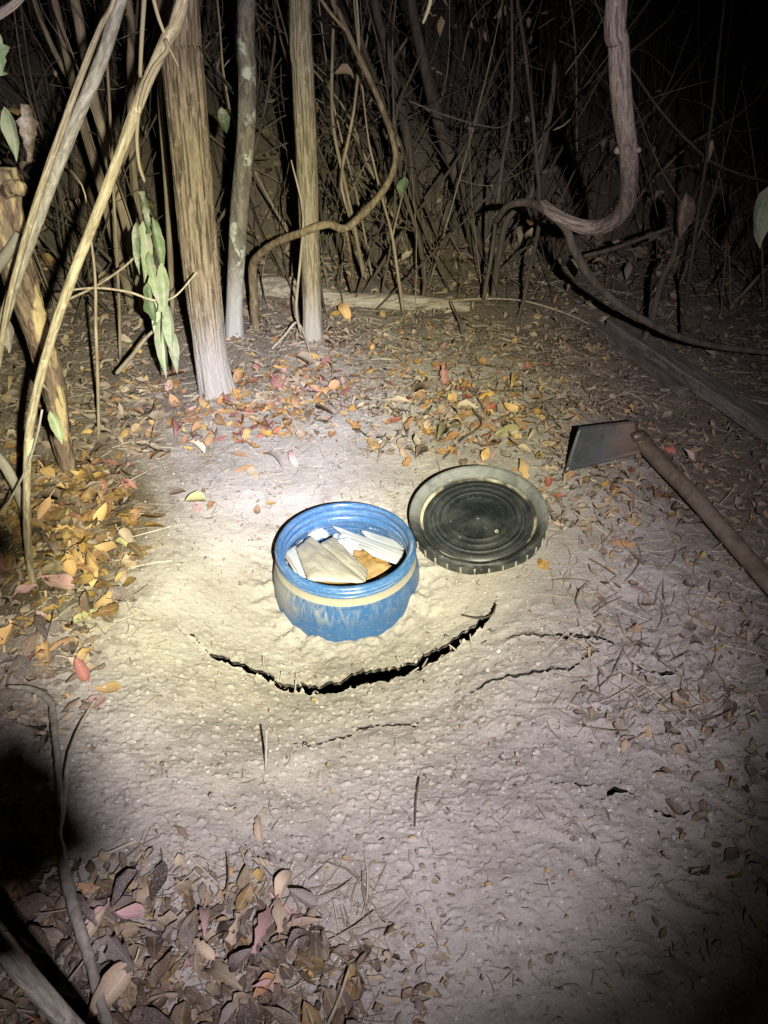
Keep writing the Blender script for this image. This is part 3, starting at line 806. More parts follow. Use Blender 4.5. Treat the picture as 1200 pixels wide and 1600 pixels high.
def leaf_mesh(name, *a, **k):
    V, Fc, UV = leaf_verts(*a, **k)
    me = bpy.data.meshes.new(name)
    me.from_pydata(V, [], Fc)
    uvl = me.uv_layers.new(name='UVMap')
    for lp in me.loops: uvl.data[lp.index].uv = UV[lp.vertex_index]
    me.polygons.foreach_set('use_smooth', [True] * len(me.polygons))
    me.materials.append(LEAF['brown'])
    return me
def bank(name, n_, wr, fr, cr, tip, s0):
    r_ = random.Random(s0)
    return [leaf_mesh(name, 1, r_.uniform(*wr), fold=r_.uniform(*fr), curl=r_.uniform(*cr), wave=r_.uniform(.02, .15), tip=tip, seed=s0 + k) for k in range(n_)]
OVAL = bank('leaf_oval', 9, (.44, .60), (-.10, .25), (-.22, .28), .6, 100)
LONG = bank('leaf_long', 7, (.28, .42), (-.2, .5), (-.35, .4), 1.2, 200)
CURL = bank('leaf_curled', 9, (.42, .58), (.25, .9), (-.5, .55), .8, 300)
LEAVES = []
def put_leaf(p, size, color, shape='oval', yaw=None, tilt=None, label=None, group=None, roll=None, lift=0.0):
    bank = {'oval': OVAL, 'long': LONG, 'curled': CURL}[shape]
    me = random.choice(bank)
    o = bpy.data.objects.new('fallen_leaf', me)
    yaw = random.uniform(0, 6.28) if yaw is None else yaw
    tilt = random.gauss(0, .22) if tilt is None else tilt
    roll = random.gauss(0, .22) if roll is None else roll
    Rm = Matrix.Rotation(yaw, 4, 'Z') @ Matrix.Rotation(tilt, 4, 'X') @ Matrix.Rotation(roll, 4, 'Y')
    co = np.array([list((Rm @ (v.co * size))) for v in me.vertices])
    hz = H(co[:, 0] + p[0], co[:, 1] + p[1])
    dz = np.quantile(hz - co[:, 2], .86) + .001 + lift
    o.location = (p[0], p[1], dz)
    o.rotation_euler = Rm.to_euler()
    o.scale = (size, size, size)
    COL.objects.link(o)
    o.material_slots[0].link = 'OBJECT'
    o.material_slots[0].material = LEAF[color]
    if label: tag(o, label, 'leaf', group)
    LEAVES.append(o)
    return o
G1 = 'single leaves picked out on the dust'
def one(px, py, sizepx, color, shape, yawdeg, label, tilt=None, roll=None):
    p = g(px, py)
    put_leaf(p, 2 * px_r(p, sizepx / 2), color, shape, math.radians(yawdeg), tilt, label, G1, roll)
one(582, 697, 36, 'yellow', 'oval', 15, 'golden leaf alone on pale dust above the barrel mouth', .1, .1)
one(848, 882, 22, 'orange', 'oval', 85, 'small oval brown leaf on bare soil below the lid')
one(308, 793, 28, 'pink', 'oval', 10, 'pinkish leaf upright beside a small orange leaf on white dust')
one(330, 790, 26, 'orange', 'oval', -8, 'small orange leaf close beside the pinkish one on white dust')
one(324, 811, 24, 'red', 'long', 88, 'narrow red leaf lying just below the pink and orange pair')
one(402, 798, 26, 'orange', 'oval', 5, 'veined orange leaf among three leaves beside the barrel')
one(422, 790, 24, 'yellow', 'oval', 60, 'honey yellow leaf among three leaves beside the barrel')
one(440, 1416, 56, 'pink', 'long', 58, 'pink folded leaf on bare soil near the brown leaf pile', .25, .3)
one(365, 1475, 66, 'tan', 'long', -12, 'tall narrow ribbed tan leaf standing out of the brown pile', .5, .15)
one(270, 1452, 62, 'tan', 'curled', 82, 'pale cream leaf with a ragged edge at the edge of the brown pile', .3)
one(140, 1395, 56, 'orange', 'oval', 70, 'round orange-brown leaf at the foot of the twisted root', .15)
one(70, 1395, 56, 'tan', 'curled', 60, 'crumpled tan leaf above the brown pile near the shadow', .2)
one(172, 1373, 30, 'olive', 'oval', 75, 'yellow-green leaf lying on bare soil above the brown pile')
one(405, 1300, 40, 'tan', 'curled', 10, 'buff crumpled leaf on bare soil beside a grey fleck')
one(285, 1302, 34, 'brown', 'oval', 50, 'brown leaf alone on grey soil')
one(940, 940, 24, 'brown', 'oval', 20, 'small brown leaf on the soil below the hoe handle')
one(1000, 928, 34, 'pink', 'long', 70, 'pink leaf in the litter below the hoe handle')
one(180, 728, 52, 'red', 'oval', 80, 'large red veined leaf at the edge of the yellow heap', .1)
one(92, 915, 60, 'pink', 'oval', 70, 'broad rose-brown leaf at the foot of the yellow pole', .1)
one(135, 948, 38, 'orange', 'oval', 0, 'upright orange leaf overlapping a tan one below the heap', .2)
one(70, 970, 44, 'pink', 'oval', 50, 'pink-edged round leaf below the heap', .2)
one(170, 1080, 42, 'yellow', 'oval', 90, 'yellow-brown oval leaf at the end of the lower leaf drift')
one(130, 1055, 52, 'red', 'curled', 35, 'rust red curled leaf in the lower leaf drift', .35)
one(692, 600, 34, 'red', 'curled', 10, 'upright red-orange leaf behind the lid', .9)
one(640, 445, 62, 'red', 'oval', 80, 'broad dark red leaf by the fallen log', .5)
one(538, 500, 34, 'yellow', 'curled', 30, 'yellow crumpled leaf in front of the fallen log', .5)
one(430, 725, 40, 'grey', 'curled', 50, 'dark grey curled leaf on white dust beside a red one', .3)
one(458, 722, 34, 'pink', 'curled', 20, 'reddish curled leaf on white dust beside the grey one', .3)
one(205, 600, 32, 'yellow', 'oval', 80, 'yellow leaf lying over brown leaves beside the furrowed trunk', .2)
one(272, 630, 36, 'orange', 'oval', 30, 'bright orange leaf nearest the foot of the furrowed trunk', .2)

SHAPE_W = {'oval': ('rounded',), 'long': ('narrow',), 'curled': ('curled',)}
COLW = {'yellow': 'golden', 'orange': 'orange', 'red': 'dull red', 'pink': 'pinkish', 'brown': 'dark brown', 'tan': 'pale tan', 'grey': 'grey', 'purple': 'plum', 'olive': 'olive'}
def drift(n, sampler, size, colors, shapes, where, group, lift=0.0):
    sampler, centre = sampler
    for _ in range(n):
        px, py = sampler()
        p = g(px, py)
        if np.hypot(p[0] - BX, p[1] - BY) < .23: continue
        c = random.choice(colors); s = random.choice(shapes)
        sz = random.uniform(*size); q_ = (sz - size[0]) / (size[1] - size[0])
        ti, ro = random.gauss(0, .24), random.gauss(0, .24)
        szw = 'small' if q_ < .33 else 'large' if q_ > .67 else 'middling'
        pose = 'tipped' if max(abs(ti), abs(ro)) > .32 else 'flat' if max(abs(ti), abs(ro)) < .17 else 'tilted'
        cen = g(*centre); dd = np.hypot(p[0] - BX, p[1] - BY) - np.hypot(cen[0] - BX, cen[1] - BY)
        zone = ', nearer the barrel' if dd < -.09 else ', away from barrel' if dd > .09 else ''
        put_leaf(p, sz, c, s, None, ti, f'{szw} {pose} {COLW[c]} {SHAPE_W[s][0]} leaf {where}{zone}', group, ro, lift * random.random())
def gauss2(cx, cy, sx, sy):
    return (lambda: (random.gauss(cx, sx), random.gauss(cy, sy))), (cx, cy)
def boxs(x0, y0, x1, y1):
    return (lambda: (random.uniform(x0, x1), random.uniform(y0, y1))), ((x0 + x1) / 2, (y0 + y1) / 2)
Y_ = ['yellow', 'yellow', 'yellow', 'orange', 'orange', 'brown', 'tan', 'olive']
drift(56, gauss2(130, 825, 55, 52), (.05, .085), Y_, ['oval', 'oval', 'curled', 'long'], 'in the yellow heap', 'leaves in the yellow heap', .035)
drift(24, gauss2(75, 1010, 60, 52), (.055, .095), ['pink', 'orange', 'brown', 'grey', 'purple', 'tan', 'yellow'], ['oval', 'oval', 'long', 'curled'], 'in the drift below the yellow heap', 'leaves in the lower drift')
drift(44, gauss2(360, 665, 62, 30), (.045, .075), ['orange', 'orange', 'yellow', 'red', 'tan', 'orange'], ['oval', 'oval', 'curled'], 'below the furrowed trunk', 'leaves strewn below the furrowed trunk', .01)
drift(42, gauss2(470, 615, 60, 34), (.05, .085), ['red', 'orange', 'pink', 'yellow', 'tan', 'brown', 'red', 'orange'], ['oval', 'oval', 'curled', 'long'], 'below the straight trunk', 'leaves strewn below the straight trunk', .01)
drift(34, gauss2(735, 650, 62, 42), (.05, .085), ['orange', 'yellow', 'tan', 'brown', 'orange', 'olive'], ['oval', 'curled', 'long'], 'behind the black lid', 'leaves gathered behind the lid', .01)
drift(60, boxs(-20, 1375, 480, 1640), (.03, .084), ['purple', 'grey', 'brown', 'tan', 'purple', 'tan', 'brown', 'orange', 'pink'], ['oval', 'long', 'curled', 'curled'], 'in the dark near pile', 'leaves in the dark pile', .03)
drift(14, gauss2(960, 800, 60, 60), (.04, .07), ['brown', 'tan', 'grey', 'orange', 'purple'], ['oval', 'curled', 'long'], 'round the hoe', 'leaves round the hoe')
drift(14, gauss2(225, 615, 60, 30), (.045, .075), ['orange', 'tan', 'brown', 'yellow'], ['oval', 'curled'], 'beside the furrowed trunk', 'leaves beside the furrowed trunk')

# small leaves and scraps nobody could count
def litter():
    spec = [  # pixel box, count, size range
        ((-150, 420, 1350, 560), 2600, (.012, .05)), ((380, 500, 1000, 660), 1400, (.008, .036)), ((560, 590, 900, 720), 420, (.018, .05)), ((840, 540, 1300, 830), 1150, (.01, .042)),
        ((-150, 540, 260, 720), 420, (.025, .07)), ((-120, 720, 215, 930), 420, (.015, .05)), ((180, 560, 560, 700), 260, (.012, .035)), ((900, 800, 1300, 1180), 330, (.01, .035)),
        ((-120, 900, 160, 1180), 260, (.01, .045)), ((-80, 1350, 440, 1660), 520, (.006, .034)), ((380, 1440, 700, 1660), 110, (.01, .03)), ((1020, 1100, 1300, 1500), 110, (.01, .035)),
        ((230, 640, 660, 900), 420, (.004, .016)), ((240, 690, 900, 1400), 180, (.005, .014)), ((650, 900, 1150, 1550), 90, (.005, .016)), ((150, 1000, 1000, 1560), 120, (.005, .016)), ((-300, 330, 1500, 430), 1300, (.04, .1))]
    T = []
    for s, (w, f, c) in enumerate([(.5, .15, .2), (.30, .5, .4), (.55, -.3, -.3), (.45, .8, .4), (.2, .4, -.4), (.35, 1.0, -.5), (.7, .3, .4), (.9, .2, .2)]):
        V, Fc, _ = leaf_verts(1, w, 4, 3, 1, f, c, .2, s, False)
        T.append((np.array(V), np.array(Fc)))
    Vs, Fs, b = [], [], 0
    for (x0, y0, x1, y1), cnt_, (s0, s1) in spec:
        for _ in range(cnt_):
            px, py = random.uniform(x0, x1), random.uniform(y0, y1)
            p = atz(px, py, -.01)
            if np.hypot(p[0] - BX, p[1] - BY) < .215: continue
            V, Fc = random.choice(T)
            R = np.array(Matrix.Rotation(random.uniform(0, 6.28), 3, 'Z') @ Matrix.Rotation(random.gauss(0, .32), 3, 'X') @ Matrix.Rotation(random.gauss(0, .38), 3, 'Y'))
            co = (V * random.uniform(s0, s1)) @ R.T
            co[:, 0] += p[0]; co[:, 1] += p[1]
            Vs.append(co); Fs.append(Fc + b); b += len(co)
    A = np.vstack(Vs)
    hz = H(A[:, 0], A[:, 1])
    k = 0
    for co in Vs:
        n_ = len(co)
        co[:, 2] += np.quantile(hz[k:k + n_] - co[:, 2], .8) + .001 + .012 * random.random() ** 2
        k += n_
    mb = MB(); mb.v = [tuple(q) for q in np.vstack(Vs)]; mb.f = [tuple(int(i) for i in q) for q in np.vstack(Fs)]
    tag(mb.build('leaf_litter', M['litter']), 'dry brown leaf scraps spread over the forest floor', None, None, 'stuff')
    # straw, rootlets and twig bits
    spec = [((-150, 400, 1350, 640), 2200, (.03, .14)), ((860, 560, 1300, 1150), 800, (.03, .11)), ((-120, 560, 260, 1000), 380, (.03, .12)), ((240, 600, 900, 830), 900, (.008, .045)), ((200, 880, 1100, 1560), 800, (.005, .035)), ((-80, 1340, 600, 1640), 320, (.03, .12))]
    mb = MB()
    cx, ln, yaw = [], [], []
    for (x0, y0, x1, y1), cnt_, (s0, s1) in spec:
        for _ in range(cnt_):
            p = atz(random.uniform(x0, x1), random.uniform(y0, y1), -.01)
            if np.hypot(p[0] - BX, p[1] - BY) < .23: continue
            cx.append(p[:2]); ln.append(random.uniform(s0, s1)); yaw.append(random.uniform(0, 6.28))
    cx = np.array(cx); ln = np.array(ln); yaw = np.array(yaw)
    ok_ = ~in_crack(cx[:, 0], cx[:, 1]); cx, ln, yaw = cx[ok_], ln[ok_], yaw[ok_]
    d = np.stack([np.cos(yaw), np.sin(yaw)], -1) * ln[:, None] * .5
    side = np.stack([-np.sin(yaw), np.cos(yaw)], -1) * (ln * RNG.normal(0, .12, len(ln)))[:, None]
    pts = [cx - d, cx + side, cx + d]
    hs = [H(q[:, 0], q[:, 1]) for q in pts]
    for i in range(len(ln)):
        tl = ln[i] * random.choice((0, 0, .05, .15, .4)) * random.random()
        P = [np.array([pts[k][i][0], pts[k][i][1], hs[k][i] + .0015 + (tl if k == 2 else tl * .4 if k == 1 else 0)]) for k in range(3)]
        r = min(.0022, .0006 + ln[i] * .012) * random.uniform(.6, 1.2)
        mb.add(*tube(spline(P, 4), [r, r, r * .9, r * .6], 4, None, False))
    tag(mb.build('twig_litter', M['straw']), 'straw, rootlets and twig bits scattered over the soil', None, None, 'stuff')
    # pebbles and crumbs of soil
    import bmesh
    ico = bmesh.new(); bmesh.ops.create_icosphere(ico, subdivisions=1, radius=1)
    iv = np.array([v.co[:] for v in ico.verts]); ifc = np.array([[v.index for v in f.verts] for f in ico.faces]); ico.free()
    Vs, Fs, b = [], [], 0
    C = []
    for (x0, y0, x1, y1), cnt_, (s0, s1) in [((200, 880, 1180, 1600), 6500, (.0005, .0040)), ((60, 1000, 700, 1500), 1400, (.0006, .005)), ((230, 640, 700, 860), 1500, (.0005, .0032)), ((650, 980, 1150, 1320), 420, (.002, .009)), ((330, 1010, 800, 1080), 240, (.001, .0055)), ((405, 900, 670, 1012), 300, (.001, .0055))]:
        for _ in range(cnt_):
            p = atz(random.uniform(x0, x1), random.uniform(y0, y1), -.01)
            if np.hypot(p[0] - BX, p[1] - BY) < .2: continue
            C.append((p[0], p[1], s0 + (s1 - s0) * random.random() ** 4))
    C = np.array(C); C = C[~in_crack(C[:, 0], C[:, 1])]; hz = H(C[:, 0], C[:, 1])
    for i, (x, y, s) in enumerate(C):
        co = iv * RNG.uniform(.75, 1.25, (len(iv), 1)) * np.array([s * random.uniform(.8, 1.3), s * random.uniform(.8, 1.3), s * .75]) + np.array([x, y, hz[i] + s * .25])
        Vs.append(co); Fs.append(ifc + b); b += len(co)
    mb = MB(); mb.v = [tuple(q) for q in np.vstack(Vs)]; mb.f = [tuple(int(i) for i in q) for q in np.vstack(Fs)]
    tag(mb.build('soil_crumbs', M['pebble'], smooth=False), 'pale grit and crumbs of dug soil', None, None, 'stuff')
litter()
def heap_leaves():
    def make(name, label, stops, spec, seed):
        m, n, l, b = mat(name, .6, .3)
        geo = n.new('ShaderNodeNewGeometry')
        r = ramp(n, stops); r.color_ramp.interpolation = 'CONSTANT'
        l.new(geo.outputs['Random Per Island'], r.inputs[0])
        nz = noise(n, l, 45, 4, coords(n, l), .65)
        c = mix(n, l, r.outputs[0], (.085, .055, .032), math_(n, l, 'MULTIPLY', maprange(n, l, nz.outputs[0], .46, .66), .8))
        uv = n.new('ShaderNodeTexCoord').outputs['UV']; sx = n.new('ShaderNodeSeparateXYZ'); l.new(uv, sx.inputs[0])
        du = math_(n, l, 'ABSOLUTE', math_(n, l, 'SUBTRACT', sx.outputs[0], .5))
        c = mix(n, l, c, (.5, .36, .16), math_(n, l, 'MULTIPLY', maprange(n, l, du, .02, .06, 1, 0), .3))
        l.new(c, b.inputs['Base Color'])
        bump(n, l, b, nz.outputs[0], .4, .003)
        rr = random.Random(seed)
        T = [leaf_verts(1, rr.uniform(.42, .6), 8, 3, .6, rr.uniform(-.15, .45), rr.uniform(-.3, .35), rr.uniform(.02, .18), seed + q, False) for q in range(14)]
        Vs, Fs, Us, bb = [], [], [], 0
        for sampler, cnt_, (s0, s1), lift in spec:
            for _ in range(cnt_):
                px, py = sampler()
                p = atz(px, py, -.01)
                if np.hypot(p[0] - BX, p[1] - BY) < .24: continue
                V, Fc, UV = rr.choice(T)
                Rm = np.array(Matrix.Rotation(rr.uniform(0, 6.28), 3, 'Z') @ Matrix.Rotation(rr.gauss(0, .32), 3, 'X') @ Matrix.Rotation(rr.gauss(0, .32), 3, 'Y'))
                co = (np.array(V) * rr.uniform(s0, s1)) @ Rm.T
                co[:, 0] += p[0]; co[:, 1] += p[1]
                co[:, 2] += np.quantile(H(co[:, 0], co[:, 1]) - co[:, 2], .78) + .001 + lift * rr.random() ** 1.5
                Vs.append(co); Fs.append(np.array(Fc) + bb); Us += UV; bb += len(co)
        mb = MB(); mb.v = [tuple(q) for q in np.vstack(Vs)]; mb.f = [tuple(int(i) for i in q) for q in np.vstack(Fs)]
        o = mb.build(name, m)
        ul = o.data.uv_layers.new(name='UVMap')
        vi = np.zeros(len(o.data.loops), np.int32); o.data.loops.foreach_get('vertex_index', vi)
        ul.data.foreach_set('uv', np.array(Us, np.float32)[vi].ravel())
        tag(o, label, None, None, 'stuff')
    YS = [(0, (.27, .165, .045)), (.14, (.17, .10, .04)), (.32, (.09, .065, .035)), (.52, (.33, .22, .08)), (.60, (.22, .18, .12)), (.70, (.20, .115, .045)), (.82, (.12, .09, .065)), (.95, (.22, .10, .075))]
    OS = [(0, (.32, .17, .065)), (.22, (.24, .12, .05)), (.4, (.34, .26, .17)), (.58, (.30, .09, .06)), (.70, (.42, .24, .06)), (.84, (.19, .125, .085)), (.93, (.40, .23, .21))]
    PS = [(0, (.11, .08, .066)), (.22, (.15, .105, .075)), (.38, (.08, .062, .053)), (.54, (.20, .16, .13)), (.68, (.12, .09, .08)), (.78, (.26, .20, .14)), (.86, (.16, .135, .12)), (.94, (.22, .145, .07))]
    G_ = lambda *a: gauss2(*a)[0]
    Bx = lambda *a: boxs(*a)[0]
    make('heaped_leaves', 'small yellow and brown leaves filling the heap round the yellow pole', YS, [(G_(125, 825, 50, 48), 330, (.025, .072), .03), (G_(60, 830, 60, 60), 80, (.03, .075), .02), (G_(60, 990, 60, 60), 26, (.03, .07), .01), (G_(150, 740, 50, 25), 40, (.02, .05), .01)], 1)
    make('strewn_leaves', 'small orange and red leaves strewn round the feet of the trunks', OS, [(G_(390, 660, 75, 26), 120, (.014, .05), .008), (G_(480, 600, 75, 34), 170, (.015, .055), .008), (G_(740, 650, 70, 40), 170, (.015, .06), .012), (G_(640, 560, 130, 50), 110, (.015, .05), .004), (G_(930, 760, 60, 50), 60, (.015, .05), .004), (G_(240, 620, 60, 30), 60, (.015, .05), .006)], 2)
    make('dark_leaf_pile', 'dull purple brown leaves filling the pile nearest the camera', PS, [(Bx(-60, 1400, 430, 1680), 240, (.012, .062), .012), (Bx(-60, 1330, 200, 1450), 40, (.03, .07), .01), (Bx(380, 1470, 560, 1660), 60, (.02, .07), .01), (Bx(1050, 1080, 1300, 1420), 30, (.015, .05), .004)], 3)
    # dead leaves caught in the brush
    rr = random.Random(5)
    T = [leaf_verts(1, rr.uniform(.3, .6), 4, 3, 1, rr.uniform(-.2, .9), rr.uniform(-.5, .5), .3, 70 + q, False) for q in range(8)]
    mb = MB()
    for _ in range(330):
        Y = rr.uniform(2.9, 5.5); px = rr.uniform(-40, 1050)
        if Y < 3.3 and 380 < px < 760: continue
        X = (px - 600) / F * (Y * .8 + .75)
        z = H1(X, Y) + .05 + (1.1 if px < 860 else .4) * rr.random() ** 1.5
        V, Fc, _ = rr.choice(T)
        Rm = np.array(Matrix.Rotation(rr.uniform(0, 6.28), 3, 'Z') @ Matrix.Rotation(rr.uniform(-1.7, .3), 3, 'X') @ Matrix.Rotation(rr.gauss(0, .6), 3, 'Y'))
        mb.add((np.array(V) * rr.uniform(.02, .085)) @ Rm.T + np.array([X, Y, z]), Fc)
    tag(mb.build('dead_foliage', M['litter']), 'withered brown leaves caught among the thicket twigs', None, None, 'stuff')
heap_leaves()

# ------------------------------------------------------------------ BARREL
def barrel():
    m, n, l, b = mat('blue_plastic', .38, .5)
    v = coords(n, l)
    a = noise(n, l, 7, 6, v, .7, .5); f = noise(n, l, 60, 5, coords(n, l, (1, 1, .5)), .75, .4); f3 = noise(n, l, 240, 3, v, .7)
    s = n.new('ShaderNodeSeparateXYZ'); l.new(v, s.inputs[0])
    blue = mix(n, l, (.016, .066, .185), (.032, .105, .25), a.outputs[0])
    dust = (.27, .25, .21)
    # dust lies on the ledge of the shoulder, streaked; heavier towards one side
    z = math_(n, l, 'ADD', s.outputs[2], math_(n, l, 'MULTIPLY', math_(n, l, 'SUBTRACT', a.outputs[0], .5), .05))
    sh = maprange(n, l, z, -.130, -.078)
    sd = maprange(n, l, s.outputs[0], .12, -.16)
    k = math_(n, l, 'MULTIPLY', sh, math_(n, l, 'ADD', math_(n, l, 'MULTIPLY', sd, .62), .22))
    stk = noise(n, l, 1.0, 4, coords(n, l, (55, 55, 16)), .65, .8)
    k = math_(n, l, 'MULTIPLY', k, maprange(n, l, stk.outputs[0], .40, .66))
    k = math_(n, l, 'MAXIMUM', k, math_(n, l, 'MULTIPLY', maprange(n, l, s.outputs[0], -.09, -.16), math_(n, l, 'MULTIPLY', maprange(n, l, z, -.135, -.105), .75)))
    scr = math_(n, l, 'MULTIPLY', maprange(n, l, noise(n, l, 30, 5, coords(n, l, (1, 1, 5)), .7, 1.0).outputs[0], .62, .66), .65)
    smear = math_(n, l, 'MULTIPLY', maprange(n, l, f3.outputs[0], .5, .7), .18)
    k = math_(n, l, 'MAXIMUM', k, math_(n, l, 'MAXIMUM', math_(n, l, 'MULTIPLY', scr, maprange(n, l, s.outputs[2], -.09, -.11)), smear))
    sp_ = noise(n, l, 1.0, 5, coords(n, l, (34, 34, 60)), .75, 1.2)
    k = math_(n, l, 'MAXIMUM', k, math_(n, l, 'MULTIPLY', maprange(n, l, sp_.outputs[0], .59, .66), .45))
    c = mix(n, l, blue, dust, k)
    l.new(c, b.inputs['Base Color'])
    l.new(math_(n, l, 'ADD', math_(n, l, 'MULTIPLY', k, .5), .34), b.inputs['Roughness'])
    bump(n, l, b, math_(n, l, 'ADD', f.outputs[0], math_(n, l, 'MULTIPLY', k, .7)), .12, .004)
    m2, n2, l2, b2 = mat('blue_plastic_rim', .27, .55)
    v2 = coords(n2, l2)
    q = noise(n2, l2, 26, 5, v2, .7, .6); q2 = noise(n2, l2, 180, 3, v2)
    c2 = mix(n2, l2, (.022, .082, .215), (.045, .125, .275), q.outputs[0])
    kk = math_(n2, l2, 'MULTIPLY', maprange(n2, l2, q.outputs[0], .5, .75), .30)
    kk = math_(n2, l2, 'MAXIMUM', kk, math_(n2, l2, 'MULTIPLY', maprange(n2, l2, q2.outputs[0], .52, .7), .25))
    glare_streak = noise(n2, l2, 1.0, 4, coords(n2, l2, (9, 9, 420)), .7)
    kk = math_(n2, l2, 'MAXIMUM', kk, math_(n2, l2, 'MULTIPLY', maprange(n2, l2, glare_streak.outputs[0], .52, .66), .5))  # pale streaks round the rim: thread glare painted into the colour
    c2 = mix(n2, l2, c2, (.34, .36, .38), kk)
    l2.new(c2, b2.inputs['Base Color'])
    m3, n3, l3, b3 = mat('caked_dust', .95, .1)
    v3 = coords(n3, l3); w = noise(n3, l3, 40, 5, v3, .7); w2 = noise(n3, l3, 9, 4, v3)
    c3 = mix(n3, l3, (.22, .20, .155), (.30, .275, .215), w.outputs[0])
    c3 = mix(n3, l3, c3, (.10, .20, .38), math_(n3, l3, 'MULTIPLY', maprange(n3, l3, w2.outputs[0], .60, .70), .75))
    l3.new(c3, b3.inputs['Base Color']); bump(n3, l3, b3, w.outputs[0], .4, .004)
    t = empty('barrel', (BX, BY, RIM_Z))
    tag(t, 'open blue plastic barrel sunk in the soil with packets inside', 'barrel')
    sc = RIM_R / .174
    def part(name, prof, mm, seg=128):
        mb = MB(); V, Fc = lathe([(r * sc, z) for r, z in prof], seg)
        mb.add(V, Fc); return mb.build(name, mm, t, True, (0, 0, 0))
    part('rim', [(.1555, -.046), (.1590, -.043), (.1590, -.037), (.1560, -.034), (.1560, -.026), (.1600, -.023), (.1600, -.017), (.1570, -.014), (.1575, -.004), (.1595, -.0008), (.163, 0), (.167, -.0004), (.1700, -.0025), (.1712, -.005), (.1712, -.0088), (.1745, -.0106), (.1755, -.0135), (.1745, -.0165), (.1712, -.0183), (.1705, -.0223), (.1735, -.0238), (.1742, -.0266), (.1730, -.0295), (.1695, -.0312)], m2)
    part('neck', [(.1695, -.0308), (.1692, -.034), (.1700, -.039), (.1720, -.0445), (.1745, -.0490), (.1760, -.0510)], m3)
    part('body', [(.1760, -.0508), (.1782, -.0550), (.1776, -.0570), (.1798, -.0630), (.1840, -.080), (.1862, -.095), (.1855, -.110), (.1875, -.126), (.1885, -.145), (.1880, -.185), (.183, -.215), (.165, -.236), (.12, -.243), (0.001, -.245)], m)
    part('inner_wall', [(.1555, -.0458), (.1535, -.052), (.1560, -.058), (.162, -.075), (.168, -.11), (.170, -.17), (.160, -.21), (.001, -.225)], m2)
    return t
barrel()

# ------------------------------------------------------------------ packets inside the barrel
def slab(name, label, cat, corners, thick, material, sub=16, puff=.0, seed=0, wrinkle=.0015, group='goods packed inside the barrel'):
    """corners: four world points (closed quad), rounded and wrinkled packet with a thickness"""
    c = np.array(corners, float)
    nrm = np.cross(c[1] - c[0], c[3] - c[0]); nrm /= np.linalg.norm(nrm)
    if nrm[2] < 0: nrm = -nrm
    n_ = sub
    V, Fc = [], []
    for side in (1, -1):
        for i in range(n_ + 1):
            for j in range(n_ + 1):
                u, v = i / n_, j / n_
                u2, v2 = u, v
                p = (1 - u2) * (1 - v2) * c[0] + u2 * (1 - v2) * c[1] + u2 * v2 * c[2] + (1 - u2) * v2 * c[3]
                e = min(u, 1 - u, v, 1 - v) * 2
                th = thick * .5 * (1 - .75 * (1 - min(1, e * 4)) ** 2) + puff * (e * (2 - e))
                w = wrinkle * float(pnoise(np.array(u * 5 + seed), np.array(v * 5 + side), 70 + seed)) + wrinkle * .7 * float(pnoise(np.array(u * 14 + v * 6 + seed), np.array(v * 3 + side), 75 + seed))
                V.append(p + nrm * (side * th + w))
    def I(s, i, j): return s * (n_ + 1) ** 2 + i * (n_ + 1) + j
    for i in range(n_):
        for j in range(n_):
            Fc.append((I(0, i, j), I(0, i + 1, j), I(0, i + 1, j + 1), I(0, i, j + 1)))
            Fc.append((I(1, i, j), I(1, i, j + 1), I(1, i + 1, j + 1), I(1, i + 1, j)))
    for k in range(n_):
        Fc.append((I(0, k, 0), I(1, k, 0), I(1, k + 1, 0), I(0, k + 1, 0)))
        Fc.append((I(0, k, n_), I(0, k + 1, n_), I(1, k + 1, n_), I(1, k, n_)))
        Fc.append((I(0, 0, k), I(0, 0, k + 1), I(1, 0, k + 1), I(1, 0, k)))
        Fc.append((I(0, n_, k), I(1, n_, k), I(1, n_, k + 1), I(0, n_, k + 1)))
    mb = MB(); mb.add(V, Fc)
    o = mb.build(name, material, None, True, c.mean(0))
    return tag(o, label, cat, group)
def wrap_mat(name, c1, c2, rough, scale=40, br=.4):
    m, n, l, b = mat(name, rough, .45)
    v = coords(n, l)
    a = noise(n, l, scale, 5, v, .65, 2.2); a2 = noise(n, l, scale * .25, 3, v)
    l.new(mix(n, l, c1, c2, maprange(n, l, a2.outputs[0], .35, .65)), b.inputs['Base Color'])
    bump(n, l, b, a.outputs[0], br, .004)
    return m
PM = {'cream': wrap_mat('cream_wrap', (.235, .215, .175), (.31, .29, .245), .35, 30, .55), 'brown': wrap_mat('brown_wrap', (.24, .14, .05), (.33, .215, .10), .4, 30, .5),
      'white': wrap_mat('white_plastic', (.34, .35, .36), (.40, .405, .41), .4, 30, .08), 'film': wrap_mat('plastic_film', (.30, .335, .38), (.41, .43, .45), .2, 45, .9), 'pink': wrap_mat('pink_wrap', (.40, .26, .25), (.44, .37, .36), .45, 30, .3)}
PM['ink'] = wrap_mat('grey_print', (.20, .20, .21), (.27, .27, .28), .6, 30, .05)
def B(px, py, z): return atz(px, py, z)
